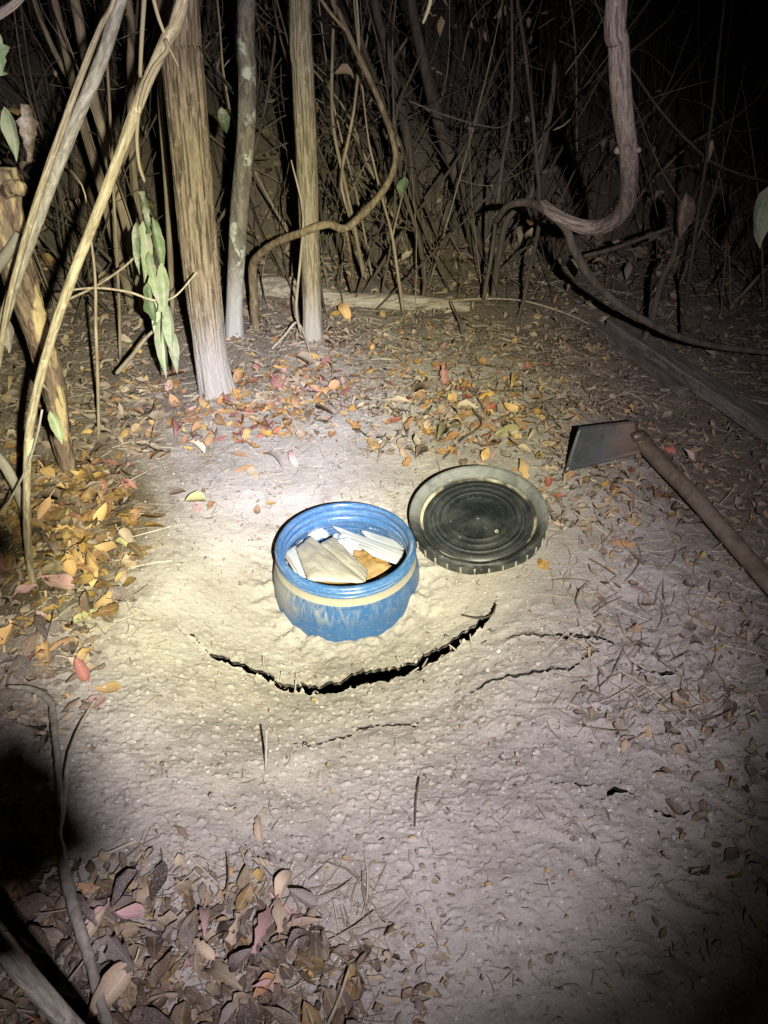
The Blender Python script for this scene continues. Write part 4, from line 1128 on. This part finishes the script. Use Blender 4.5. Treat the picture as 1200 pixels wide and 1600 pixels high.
# cream packet: two faces meeting in a ridge
slab('cream_packet', 'large flat cream film-wrapped packet leaning at the front of the barrel', 'packet', [B(485, 837, .004), B(462, 858, .004), B(480, 907, .016), B(571, 911, .012)], .014, PM['cream'], 24, .005, 1, .0022)
slab('cream_packet', 'narrow cream packet lying along the long edge of the larger one', 'packet', [B(497, 851, .002), B(571, 909, .010), B(575, 893, .000), B(520, 839, -.004)], .014, PM['cream'], 22, .004, 2, .0022)
slab('brown_packet', 'golden brown wrapped packet between cream packet and white trays', 'packet', [B(549, 861, -.030), B(572, 912, -.030), B(612, 884, -.034), B(590, 862, -.034)], .012, PM['brown'], 18, .003, 3, .006)
slab('white_tray', 'long white plastic tray edge nearest the brown packet', 'tray', [B(516, 820, -.012), B(582, 868, -.006), B(624, 883, -.018), B(634, 862, -.022)], .012, PM['white'], 10, 0, 4, .0004)
# neat second tray with print line
tr = slab('white_tray', 'white tray with a dark printed line lying behind the other tray', 'tray', [B(563, 829, -.026), B(576, 843, -.022), B(633, 868, -.030), B(637, 851, -.034)], .014, PM['white'], 10, 0, 5, .0003)
def ridges():
    mb = MB()
    for k in (.28, .55, .8):
        a = (1 - k) * B(522, 822, -.003) + k * B(572, 858, .004); b2 = (1 - k) * B(632, 866, -.013) + k * B(617, 880, -.008)
        mb.add(*tube([a, b2], [.0016, .0016], 6))
    t0 = [o for o in COL.objects if o.name == 'white_tray'][0]
    mb.build('ridge', PM['white'], t0)
    mb = MB()
    a, b2 = B(580, 843, -.0135), B(610, 855, -.0165)
    for k in range(9):
        s = k / 9; e = s + .06
        mb.add(*tube([a + (b2 - a) * s, a + (b2 - a) * e], [.0016, .0013], 5))
    mb.build('print', PM['ink'], tr)
ridges()
def film(name, label, ctr, rad, h, seed, material):
    rr = np.random.default_rng(seed)
    V, Fc = [], []
    na, nr = 40, 10
    for i in range(nr + 1):
        for j in range(na):
            a = 2 * math.pi * j / na; r = i / nr
            edge = 1 + .25 * float(pnoise(np.array(math.cos(a) * 2 + seed), np.array(math.sin(a) * 2), seed))
            x = rad[0] * r * edge * math.cos(a); y = rad[1] * r * edge * math.sin(a)
            z = h * (1 - r ** 1.6) + .012 * abs(float(pnoise(np.array(x * 45 + seed), np.array(y * 45), seed + 1))) * (1 - .3 * r) + .004 * float(pnoise(np.array(x * 130), np.array(y * 130 + seed), seed + 2))
            V.append((ctr[0] + x, ctr[1] + y, ctr[2] + z))
    for i in range(nr):
        for j in range(na):
            k = (j + 1) % na
            Fc.append((i * na + j, (i + 1) * na + j, (i + 1) * na + k, i * na + k))
    mb = MB(); mb.add(V, Fc)
    o = mb.build(name, material, None, True, ctr)
    md = o.modifiers.new('thickness', 'SOLIDIFY'); md.thickness = .0012
    return tag(o, label, 'plastic bag', 'goods packed inside the barrel')
film('plastic_bag', 'crumpled bluish clear bag between cream packet and trays', B(545, 850, -.034), (.052, .05), .022, 3, PM['film'])
film('plastic_bag', 'knotted white plastic bag against the back of the barrel', B(487, 834, -.030), (.046, .03), .030, 5, PM['white'])
slab('white_packet', 'white packet with a pink edge at the side of the barrel', 'packet', [B(444, 862, -.012), B(470, 905, -.004), B(487, 900, -.002), B(462, 850, -.010)], .012, PM['white'], 8, .003, 6, .0015)
slab('pink_packet', 'narrow pink packet squeezed against the barrel wall', 'packet', [B(442, 866, -.020), B(462, 897, -.012), B(470, 893, -.010), B(452, 862, -.018)], .010, PM['pink'], 6, .002, 7, .001)
slab('white_packet', 'small white flap sticking up beside the knotted bag', 'packet', [B(441, 858, -.008), B(450, 858, -.010), B(464, 846, -.012), B(455, 841, -.010)], .006, PM['white'], 6, .001, 8, .001)
slab('white_packet', 'small pointed white flap behind the knotted bag', 'packet', [B(489, 826, -.014), B(505, 832, -.014), B(507, 824, -.02), B(500, 817, -.020)], .005, PM['white'], 6, .001, 9, .001)
slab('packet_bundle', 'dark bundle lying deep under the other packets', 'bundle', [np.array([BX - .11, BY - .11, -.055]), np.array([BX + .11, BY - .11, -.055]), np.array([BX + .11, BY + .11, -.055]), np.array([BX - .11, BY + .11, -.055])], .03, PM['brown'], 10, .004, 10, .004)

# ------------------------------------------------------------------ LID
def lid():
    m, n, l, b = mat('black_plastic', .5, .4)
    v = coords(n, l)
    a = noise(n, l, 9, 6, v, .7, .6); f = noise(n, l, 90, 4, v, .7, .5)
    s = n.new('ShaderNodeSeparateXYZ'); l.new(v, s.inputs[0])
    rad = math_(n, l, 'SQRT', math_(n, l, 'ADD', math_(n, l, 'MULTIPLY', s.outputs[0], s.outputs[0]), math_(n, l, 'MULTIPLY', s.outputs[1], s.outputs[1])))
    # scuff rings that follow the moulding
    w = n.new('ShaderNodeTexNoise'); w.noise_dimensions = '1D'; w.inputs['Scale'].default_value = 230; w.inputs['Detail'].default_value = 4
    l.new(rad, w.inputs['W'])
    k = math_(n, l, 'MULTIPLY', maprange(n, l, a.outputs[0], .4, .72), .22)
    ringm = maprange(n, l, rad, .07, .10, .15, 1.0)
    k = math_(n, l, 'ADD', k, math_(n, l, 'MULTIPLY', math_(n, l, 'MULTIPLY', maprange(n, l, w.outputs[0], .45, .7), ringm), .22))
    k = math_(n, l, 'ADD', k, math_(n, l, 'MULTIPLY', maprange(n, l, f.outputs[0], .58, .72), .2))
    edge = maprange(n, l, rad, .148, .156)
    k = math_(n, l, 'ADD', k, math_(n, l, 'MULTIPLY', edge, math_(n, l, 'MULTIPLY', math_(n, l, 'ADD', maprange(n, l, a.outputs[0], .36, .66), maprange(n, l, s.outputs[1], -.12, .16)), .46)), True)
    vo = n.new('ShaderNodeTexVoronoi'); vo.inputs['Scale'].default_value = 55; l.new(v, vo.inputs['Vector'])
    se = n.new('ShaderNodeSeparateColor'); l.new(vo.outputs['Color'], se.inputs[0])
    speck = math_(n, l, 'MULTIPLY', math_(n, l, 'LESS_THAN', vo.outputs['Distance'], .08), math_(n, l, 'GREATER_THAN', se.outputs[0], .82))
    c = mix(n, l, (.009, .0112, .0135), (.175, .175, .17), k)
    c = mix(n, l, c, (.5, .48, .42), math_(n, l, 'MULTIPLY', speck, .8))
    l.new(c, b.inputs['Base Color'])
    l.new(math_(n, l, 'ADD', math_(n, l, 'MULTIPLY', k, .5), .4), b.inputs['Roughness'])
    bump(n, l, b, f.outputs[0], .15, .003)
    md, nd, ldk, bd = mat('sand_in_groove', .95, .1)
    sn = noise(nd, ldk, 60, 4, coords(nd, ldk), .7)
    ldk.new(mix(nd, ldk, (.035, .034, .03), (.40, .355, .27), maprange(nd, ldk, noise(nd, ldk, 7, 3, coords(nd, ldk)).outputs[0], .44, .60)), bd.inputs['Base Color'])
    ctr = B(747, 804, .045)
    t = empty('upturned_drum_cover', ctr)
    tag(t, 'round black lid lying upturned beside the barrel, scuffed and dusty', 'lid')
    t.rotation_euler = (math.radians(9), math.radians(-5), math.radians(3))
    def part(name, prof, mm, seg=128):
        mb = MB(); mb.add(*lathe(prof, seg)); return mb.build(name, mm, t, True, (0, 0, 0))
    disc = [(.0005, -.006), (.003, -.0055), (.006, -.008), (.010, -.0115), (.05, -.012), (.074, -.012), (.0755, -.0105), (.078, -.0105), (.0795, -.0125), (.092, -.0125), (.094, -.0105), (.097, -.0105), (.099, -.0135), (.112, -.0135), (.114, -.0115), (.117, -.0115), (.119, -.0140), (.130, -.0140), (.132, -.0120), (.134, -.0140), (.143, -.0145), (.145, -.0200), (.149, -.0215)]
    part('disc', disc, m)
    part('groove_sand', [(.1455, -.0185), (.150, -.0180), (.1530, -.0135)], md)
    part('rim', [(.149, -.0210), (.1525, -.0150), (.157, -.0060), (.162, .0010), (.167, .0062), (.172, .0098), (.1775, .0110), (.1806, .0085), (.1815, .0035), (.1812, -.003), (.1795, -.0065), (.1795, -.030), (.1775, -.033), (.1755, -.030), (.1755, -.008), (.165, -.010), (.149, -.022), (.120, -.020), (.0005, -.018)], m)
    mb = MB()
    for k in range(32):
        a_ = 2 * math.pi * k / 32
        ca, sa = math.cos(a_), math.sin(a_)
        V = []
        for z in (-.0305, -.0060):
            for (rr, tt) in ((.1790, -.0022), (.1822, -.0016), (.1822, .0016), (.1790, .0022)):
                V.append((rr * ca - tt * sa, rr * sa + tt * ca, z))
        mb.add(V, [(0, 1, 5, 4), (1, 2, 6, 5), (2, 3, 7, 6), (4, 5, 6, 7), (3, 2, 1, 0)])
    mr, nr, lr, br_ = mat('dusty_rib', .85, .2)
    rn = noise(nr, lr, 50, 4, coords(nr, lr), .7)
    lr.new(mix(nr, lr, (.10, .10, .09), (.42, .39, .32), maprange(nr, lr, rn.outputs[0], .35, .65)), br_.inputs['Base Color'])
    mb.build('rib_ring', mr, t, False, (0, 0, 0))['kind'] = 'stuff'
    mb = MB(); mb.add(*lathe([(.0022, -.011), (.0030, -.0095), (.0042, -.0092), (.0050, -.0105), (.0052, -.0125)], 20))
    k = mb.build('moulded_ring', mr, t, True, (0, 0, 0)); k.location = (.040, -.055, 0)
    # prop: lid sits on the dug soil
lid()

# ------------------------------------------------------------------ HOE
def hoe():
    m, n, l, b = mat('hoe_steel', .42, .5)
    v = coords(n, l); a = noise(n, l, 12, 6, v, .7, .6); sc_ = noise(n, l, 50, 4, coords(n, l, (1, 8, 8)), .7)
    b.inputs['Metallic'].default_value = .55
    sx_ = n.new('ShaderNodeSeparateXYZ'); l.new(v, sx_.inputs[0])
    rust = maprange(n, l, math_(n, l, 'ADD', sx_.outputs[0], math_(n, l, 'MULTIPLY', math_(n, l, 'SUBTRACT', a.outputs[0], .5), .12)), -.16, -.06)
    c = mix(n, l, (.075, .078, .085), (.15, .105, .085), rust)
    c = mix(n, l, c, (.33, .30, .28), math_(n, l, 'MULTIPLY', maprange(n, l, sc_.outputs[0], .6, .72), .5))
    l.new(c, b.inputs['Base Color']); bump(n, l, b, sc_.outputs[0], .15, .003)
    l.new(maprange(n, l, a.outputs[0], .3, .7, .35, .75), b.inputs['Roughness'])
    mh, nh, lh, bh = mat('hoe_wood', .55, .35)
    vv = coords(nh, lh); wv = noise(nh, lh, 1.0, 6, coords(nh, lh, (20, 20, 20)), .7, 1.5); st_ = noise(nh, lh, 8, 4, vv, .7)
    ch = mix(nh, lh, (.10, .078, .054), (.205, .165, .12), maprange(nh, lh, wv.outputs[0], .3, .7))
    ch = mix(nh, lh, ch, (.24, .20, .16), math_(nh, lh, 'MULTIPLY', maprange(nh, lh, st_.outputs[0], .52, .7), .5))
    lh.new(ch, bh.inputs['Base Color']); bump(nh, lh, bh, wv.outputs[0], .25, .004)
    # blade corners: cutting edge at the far end from the eye
    z0 = g(900, 735)[2]
    c_bl, c_tl = atz(882, 738, z0 + .016), atz(905, 667, z0 + .115)
    c_tr, c_br = atz(996, 654, z0 + .115), atz(1004, 709, z0 + .045)
    t = empty('hoe', tuple(g(1000, 700)))
    tag(t, 'old hoe with a broad dark steel blade and a worn wooden handle', 'hoe')
    nrm = np.cross(c_br - c_bl, c_tl - c_bl); nrm /= np.linalg.norm(nrm)
    if nrm.dot(EYE - c_bl) < 0: nrm = -nrm
    nu, nv = 16, 10
    V, Fc = [], []
    for s in (1, -1):
        for i in range(nu + 1):
            for j in range(nv + 1):
                u, w = i / nu, j / nv
                p = (1 - u) * ((1 - w) * c_bl + w * c_tl) + u * ((1 - w) * c_br + w * c_tr)
                bow = .010 * (4 * u * (1 - u)) + .006 * (4 * w * (1 - w))
                shrink = .35 * u ** 3 * (w - .5) * 2
                p = p - (c_tl - c_bl) * shrink * .12
                V.append(p - nrm * bow + nrm * s * (.0018 + .0012 * u))
    def I(s, i, j): return s * (nu + 1) * (nv + 1) + i * (nv + 1) + j
    for i in range(nu):
        for j in range(nv):
            Fc.append((I(0, i, j), I(0, i + 1, j), I(0, i + 1, j + 1), I(0, i, j + 1))); Fc.append((I(1, i, j), I(1, i, j + 1), I(1, i + 1, j + 1), I(1, i + 1, j)))
    for i in range(nu):
        Fc.append((I(0, i, 0), I(1, i, 0), I(1, i + 1, 0), I(0, i + 1, 0))); Fc.append((I(0, i, nv), I(0, i + 1, nv), I(1, i + 1, nv), I(1, i, nv)))
    for j in range(nv):
        Fc.append((I(0, 0, j), I(0, 0, j + 1), I(1, 0, j + 1), I(1, 0, j))); Fc.append((I(0, nu, j), I(1, nu, j), I(1, nu, j + 1), I(0, nu, j + 1)))
    mb = MB(); mb.add(V, Fc); mb.build('blade', m, t)
    # eye (socket ring) and handle
    h0 = atz(1003, 690, z0 + .055); h1 = g(1208, 945); h1[2] += .035
    d = h1 - h0; d /= np.linalg.norm(d)
    mb = MB(); mb.add(*tube(spline([h0 - d * .035, h0 + d * .02], 8), [.020, .025, .027, .028, .028, .0275, .027, .026], 24)); 
    mid = .5 * (c_tr + c_br)
    mb.add(*tube(spline([mid - (c_br - c_bl) * .10, mid, h0], 8), np.linspace(.014, .022, 8), 12))
    mb.build('eye', m, t)
    P = spline([h0 - d * .02, h0 + d * .10, h0 + d * .30 + np.array([.003, 0, .003]), h0 + d * .62, h0 + d * 1.05 + np.array([.01, 0, -.01])], 60)
    R = np.interp(np.linspace(0, 1, 60), [0, .06, .15, .5, 1], [.020, .0235, .0235, .022, .021])
    mb = MB(); mb.add(*tube(P, R, 24, lambda th, u, p: 1 + .03 * pnoise(np.cos(th) * 1.2 + u * 3, np.sin(th) * 1.2, 5) + .04 * np.cos(2 * th)))
    mb.build('handle', mh, t)
hoe()

# ------------------------------------------------------------------ boards, log, sticks on the ground
def board(name, label, a, b, width, thick, material, cat, seed=0, roll=0.0):
    a, b = np.array(a, float), np.array(b, float)
    d = b - a; Ln = np.linalg.norm(d); d /= Ln
    s = np.cross(d, [0, 0, 1]); s /= np.linalg.norm(s); u = np.cross(s, d)
    s, u = s * math.cos(roll) + u * math.sin(roll), u * math.cos(roll) - s * math.sin(roll)
    n_ = 40
    V, Fc = [], []
    prof = [(-.5, -.5), (-.5, .38), (-.44, .5), (-.15, .52), (.15, .5), (.44, .5), (.5, .40), (.5, -.5)]
    for i in range(n_ + 1):
        t = i / n_
        for j, (x, z) in enumerate(prof):
            w = 1 + .05 * float(pnoise(np.array(t * 8 + seed), np.array(j * 1.7), 30 + seed))
            V.append(a + d * Ln * t + s * x * width * w + u * z * thick * w)
    m_ = len(prof)
    for i in range(n_):
        for j in range(m_):
            k = (j + 1) % m_
            Fc.append((i * m_ + j, i * m_ + k, (i + 1) * m_ + k, (i + 1) * m_ + j))
    Fc += [tuple(range(m_ - 1, -1, -1)), tuple(range(n_ * m_, n_ * m_ + m_))]
    mb = MB(); mb.add([(p - a) for p in V], Fc)
    # local x runs along the grain
    Rm = np.column_stack([d, s, u])
    mb.v = [tuple(np.array(q) @ Rm) for q in mb.v]
    o = mb.build(name, material, None, False)
    o.matrix_world = Matrix(((d[0], s[0], u[0], a[0]), (d[1], s[1], u[1], a[1]), (d[2], s[2], u[2], a[2]), (0, 0, 0, 1)))
    return tag(o, label, cat)
p0, p1 = g(958, 518), g(1240, 712)
board('plank', 'weathered grey plank lying at a slant beyond the hoe', p0 + [0, 0, .03], p1 + [0, 0, .03], .082, .045, M['board'], 'plank', 1)
p0, p1 = g(921, 512), g(1062, 622)
board('batten', 'narrow split batten lying along the near side of the grey plank', p0 + [0, 0, .02], p1 + [0, 0, .018], .035, .03, M['board'], 'batten', 2)
def log():
    P = [at(372, 452, 3.28), at(440, 456, 3.22), at(540, 466, 3.15), at(640, 470, 3.10), at(735, 478, 3.05)]
    P = [np.array([p[0], p[1], H1(p[0], p[1]) + .012 + .010 * math.sin(k * 2.3)]) for k, p in enumerate(P)]
    A = spline(np.column_stack([P, [.042, .050, .044, .036, .022]]), 70)
    t = empty('fallen_log', P[0]); tag(t, 'pale dry log lying on the litter behind the straight trunk', 'log')
    mb = MB(); mb.add(*tube(A[:, :3], A[:, 3], 28, lambda th, u, p: 1 + .09 * pnoise(np.cos(th) * 3, np.sin(th) * 3 + u * 3, 8) + .05 * pnoise(np.cos(th) * 7, np.sin(th) * 7 + u * 4, 9)))
    mb.build('trunk', M['log'], t)
    k = MB(); q = A[20, :3] + np.array([0, -.03, .035]); k.add(*tube([q, q + np.array([-.03, -.03, .05])], [.013, .009], 10)); k.build('branch_stub', M['log'], t)
log()
stem('branch', 'short pale branch lying across the end of the log by the slim trunks', 'branch', [(405, 432, 3.35), (440, 440, 3.3), (470, 449, 3.25)], [8, 8, 6], M['log'], None, 8, seed=4)
GT = 'twigs over the clearing floor'
def tw(label, pts, halves, m='twig', **k):
    return stem('twig', label, 'twig', pts, halves, M[m], GT, 6, None, .05, k.get('twigs', ()), k.get('seed', len(label)))
tw('pale twig slanting up from the ground beside the hanging green leaves', [(182, 584, 2.25), (206, 556, 2.22), (232, 524, 2.2), (262, 500, 2.18)], [4, 3.4, 2.6, 1.6])
tw('thin wavy twig strung level between the clump and the furrowed trunk', [(88, 456, 2.1), (148, 450, 2.1), (200, 456, 2.1), (240, 469, 2.1), (272, 464, 2.1), (308, 425, 2.1)], [1.6, 2, 1.8, 1.2])
tw('thin twig bending up beside the stem clump', [(102, 470, 2.15), (150, 447, 2.15), (200, 412, 2.15), (226, 380, 2.15), (245, 349, 2.15)], [2, 2, 1.8, 1.2])
tw('curved pale twig drooping from the yellow pole to the soil', [(66, 600, 1.75), (92, 627, 1.8), (124, 640, 1.9), (150, 642, 1.95)], [2.2, 2.2, 1.6])
tw('dark forked twig on the dust between the lid and the leaves', [(693, 716, .004), (720, 688, .012), (752, 664, .02), (738, 640, .03)], [1.8, 1.8, 1.2], 'dark_stem')
tw('upright straw standing in the bare soil below the crack', [(416, 1208, .0), (416, 1180, .03), (417, 1142, .09)], [2.4, 2.2, 1.8], 'root')
tw('thin dark stick lying end-on in the soil nearest the crack foot', [(648, 1292, .006), (650, 1250, .006), (655, 1216, .012)], [1.6, 1.8, 1.2], 'dark_stem')
tw('bent twig leaning on the foot of the straight trunk', [(470, 520, 2.72), (463, 480, 2.7), (470, 400, 2.66), (473, 330, 2.66), (455, 250, 2.68)], [2.4, 2.2, 1.8, 1.2])
tw('low forked twig propped in the dust between the slim trunks', [(425, 545, .006), (445, 525, .03), (464, 504, .06), (478, 530, .03), (488, 565, .006)], [1.8, 2.2, 1.4])
tw('slender twig lying among leaves right of the straight trunk', [(500, 492, .01), (520, 505, .02), (540, 522, .01)], [1.6, 1.6])
tw('long thin strand across the litter in front of the thicket', [(640, 480, .02), (720, 470, .06), (800, 468, .05), (860, 482, .04), (920, 508, .02), (985, 548, .01)], [1.4, 1.6, 1.6, 1.4])
tw('broken dark twig standing in pale litter before the thicket', [(724, 535, .0), (718, 505, .05), (705, 470, .10)], [1.6, 1.8, 1.2], 'dark_stem')
tw('small pale stub standing among leaves behind the lid', [(796, 642, .0), (799, 628, .03)], [2.6, 2.6], 'root')
tw('long tan stalk lying in the near dark pile', [(512, 1600, .01), (530, 1560, .02), (546, 1512, .03)], [3, 2.6, 2.0])
tw('thin grey stalk crossing the near dark pile', [(88, 1560, .02), (120, 1520, .03), (150, 1480, .04)], [2, 2, 1.6], 'root')
tw('curved dark twig tip lying near the end of the crack', [(722, 962, .004), (748, 968, .02), (768, 962, .016), (775, 945, .004)], [1.5, 1.8, 1.2], 'dark_stem')
for k, (x, y, dx, dy) in enumerate([(413, 1048, -2, -22), (438, 1062, 2, -14), (470, 1070, -8, -18), (488, 1078, 9, 6), (630, 1040, -10, -14), (660, 1042, 8, -12), (690, 1030, 14, -8), (715, 1022, -14, -12), (738, 1016, -4, -22), (752, 1008, 10, -4), (640, 1052, 14, -8), (460, 1078, 2, -16)]):
    tw('short broken rootlet poking out of the soil crack', [(x, y, .0), (x + dx * .5, y + dy * .5, .012), (x + dx, y + dy, .022)], [1.6, 1.6, 1.0], 'root', seed=k)
# twisted root in the near corner
stem('root', 'twisted pale root running from the drift to the near dark pile', 'root', [(12, 1072, .012), (50, 1078, .02), (78, 1096, .03), (84, 1125, .04), (90, 1180, .05), (94, 1250, .06), (93, 1310, .05), (104, 1370, .05), (118, 1430, .05), (138, 1490, .04), (150, 1540, .04), (172, 1610, .02)], [3, 5, 6, 5, 5, 6, 9, 9, 8, 8], M['root'], None, 10, 90, .16, seed=12)
stem('root', 'thinner root that joins the twisted pale one in the shadow', 'root', [(150, 1094, .01), (128, 1130, .03), (110, 1180, .045), (101, 1235, .055), (96, 1290, .05)], [2, 3, 4, 5], M['root'], None, 8, 40, .1, seed=13)

# ------------------------------------------------------------------ living leaves on stems
def hung_leaf(parent, p, size, width, yaw, pitch, roll, material, name='leaf', seed=0, fold=.2, curl=.2):
    me = leaf_mesh(name, size, width * size, 10, 5, tip=1.2, fold=fold, curl=curl, wave=.12, seed=seed, petiole=False)
    me.materials[0] = material
    o = bpy.data.objects.new(name, me)
    Rm = (Matrix.Rotation(yaw, 4, 'Z') @ Matrix.Rotation(pitch, 4, 'X') @ Matrix.Rotation(roll, 4, 'Y'))
    o.rotation_euler = Rm.to_euler()
    o.location = Vector(p) - (parent.location if parent else Vector((0, 0, 0)))
    if parent: o.parent = parent
    COL.objects.link(o)
    return o
def hanging_vine():
    t = empty('leafy_vine', g(262, 575))
    tag(t, 'hanging strand of long dusty green leaves beside the furrowed trunk', 'leafy vine')
    pts = [(262, 572, 2.14), (258, 520, 2.13), (250, 460, 2.13), (240, 410, 2.13), (229, 350, 2.14), (225, 300, 2.16), (222, 250, 2.2)]
    P = spline([at(*p) for p in pts], 30)
    mb = MB(); mb.add(*tube(P, np.linspace(.0025, .0015, 30), 6)); mb.build('stem', M['dark_stem'], t)
    spec = [(228, 330, 60, .28, 'green', 0), (216, 388, 78, .21, 'green', 12), (230, 395, 92, .23, 'dusty', 0), (247, 385, 86, .24, 'green', -18), (240, 440, 90, .23, 'dusty', 4), (256, 455, 84, .24, 'dusty', -10),
            (238, 475, 70, .32, 'green', 10), (252, 505, 100, .24, 'dusty', 2), (266, 515, 84, .23, 'dusty', -10), (256, 545, 90, .23, 'dusty', 8), (272, 550, 66, .26, 'dusty', -16)]
    for k, (x, y, s, w, c, tilt) in enumerate(spec):
        p = at(x, y, 2.09 + .012 * (k % 4))
        size = 2 * px_r(p, s / 2)
        hung_leaf(t, p, size, w, math.radians(180 + random.uniform(-25, 25)), math.radians(-76 + random.uniform(-10, 10)), math.radians(tilt + random.uniform(-6, 6)), LEAF[c], seed=k, fold=random.uniform(.1, .9), curl=random.uniform(-.2, .45))
hanging_vine()
def leaf_on(name_label, px, py, Y, s, w, col, yaw, pitch, roll, fold=.2, curl=.25, nm='hanging_leaf'):
    p = at(px, py, Y)
    o = hung_leaf(None, p, 2 * px_r(p, s / 2), w, math.radians(yaw), math.radians(pitch), math.radians(roll), LEAF[col], nm, int(px + py), fold, curl)
    tag(o, name_label, 'leaf', 'leaves still hanging in the brush')
leaf_on('bright green rounded leaf hanging at the frame edge near the upper corner', -4, 85, 1.3, 62, .8, 'green', 200, -70, 10)
leaf_on('grey-green long leaf hanging beside a dead brown one by the leaning pole', 20, 210, 1.75, 76, .36, 'dusty', 185, -80, 8)
leaf_on('dead brown leaf hanging close beside the grey-green one', 46, 210, 1.78, 80, .5, 'brown', 170, -70, -20, .3)
leaf_on('pale green leaf pinned on a twig at the leaning yellow pole', 90, 668, 1.36, 54, .36, 'dusty', 215, -62, 20, .4)
leaf_on('small pale leaf folded against the leaning yellow pole', 52, 700, 1.38, 34, .45, 'dusty', 140, -50, 0, .4)
leaf_on('dull bluish leaf low beside the thin leaning pole', 12, 520, 1.95, 60, .45, 'grey', 190, -70, 10)
leaf_on('single green leaf at the tip of a thin forked stem', 630, 294, 2.99, 32, .7, 'green', 160, -50, 10)
leaf_on('small green leaf low in the thicket below the vine bend', 893, 422, 2.66, 32, .7, 'green', 200, -50, 10)
leaf_on('yellow-green leaf in the dark beyond the liana', 880, 198, 2.75, 32, .36, 'olive', 95, -30, 0)
leaf_on('curled dead leaf caught on top of a broken stem', 1064, 336, 2.64, 66, .5, 'brown', 185, -80, 10, 1.0, .3)
leaf_on('large dim blue-green leaf at the dark edge of the frame', 1186, 340, 2.2, 90, .5, 'dusty', 190, -75, -10)
leaf_on('faint green leaf in the blackness above the grey board', 1105, 245, 2.9, 46, .3, 'olive', 150, -60, 0)
leaf_on('small green leaf beside the lichen-spotted trunk', 350, 190, 3.0, 40, .5, 'green', 200, -60, 0)
stem('twig', 'thin pale twig tied against the leaning yellow pole', 'twig', [(66, 640, 1.36), (58, 680, 1.36), (40, 735, 1.37), (10, 790, 1.4), (-20, 830, 1.42)], [1.6, 2, 1.8, 1.6], M['root'], GT, 6, seed=31)

# added out-of-view shadow caster: leaves set along the torch rays to shade the ground
def near_shadow_caster():
    t = empty('leafy_shadow_caster', (-.08, .10, H1(-.08, .10)))
    tag(t, 'added leafy shadow caster out of view that shades the near ground', 'shadow caster')
    def on(px, py, k):
        p = g(px, py); d = p - LAMP; return LAMP + d / np.linalg.norm(d) * k, d / np.linalg.norm(d)
    spots = [on(80, 1245, .27) + (.046, .9), on(-15, 1275, .27) + (.052, .9), on(-12, 842, .26) + (.027, .9)]
    tip = spots[0][0]
    base = np.array([-.08, .10, H1(-.08, .10)])
    P = spline([base, base + [0.03, -.05, .5], tip + np.array([.0, -.03, -.08]), tip + np.array([0, -.02, .0])], 20)
    mb = MB(); mb.add(*tube(P, np.linspace(.005, .002, 20), 6)); mb.build('stem', M['stem_bark'], t)
    for k, (p, d, s, w) in enumerate(spots):
        me = leaf_mesh('leaf', s, s * w, 8, 7, tip=.5, fold=.1, curl=.15, wave=.05, seed=k, petiole=False)
        me.materials[0] = LEAF['green']
        o = bpy.data.objects.new('leaf', me)
        q = Vector(-d).to_track_quat('Z', 'Y')
        o.rotation_euler = q.to_euler()
        o.location = Vector(p) - t.location
        o.parent = t
        COL.objects.link(o)
        if k:
            b = MB(); b.add(*tube(spline([P[-3], .5 * (P[-3] + p) + np.array([0, -.02, -.01]), p], 8), np.linspace(.0016, .001, 8), 5)); b.build('petiole', M['stem_bark'], t)
near_shadow_caster()
print('objects', len(COL.objects), 'leaves', len(LEAVES))
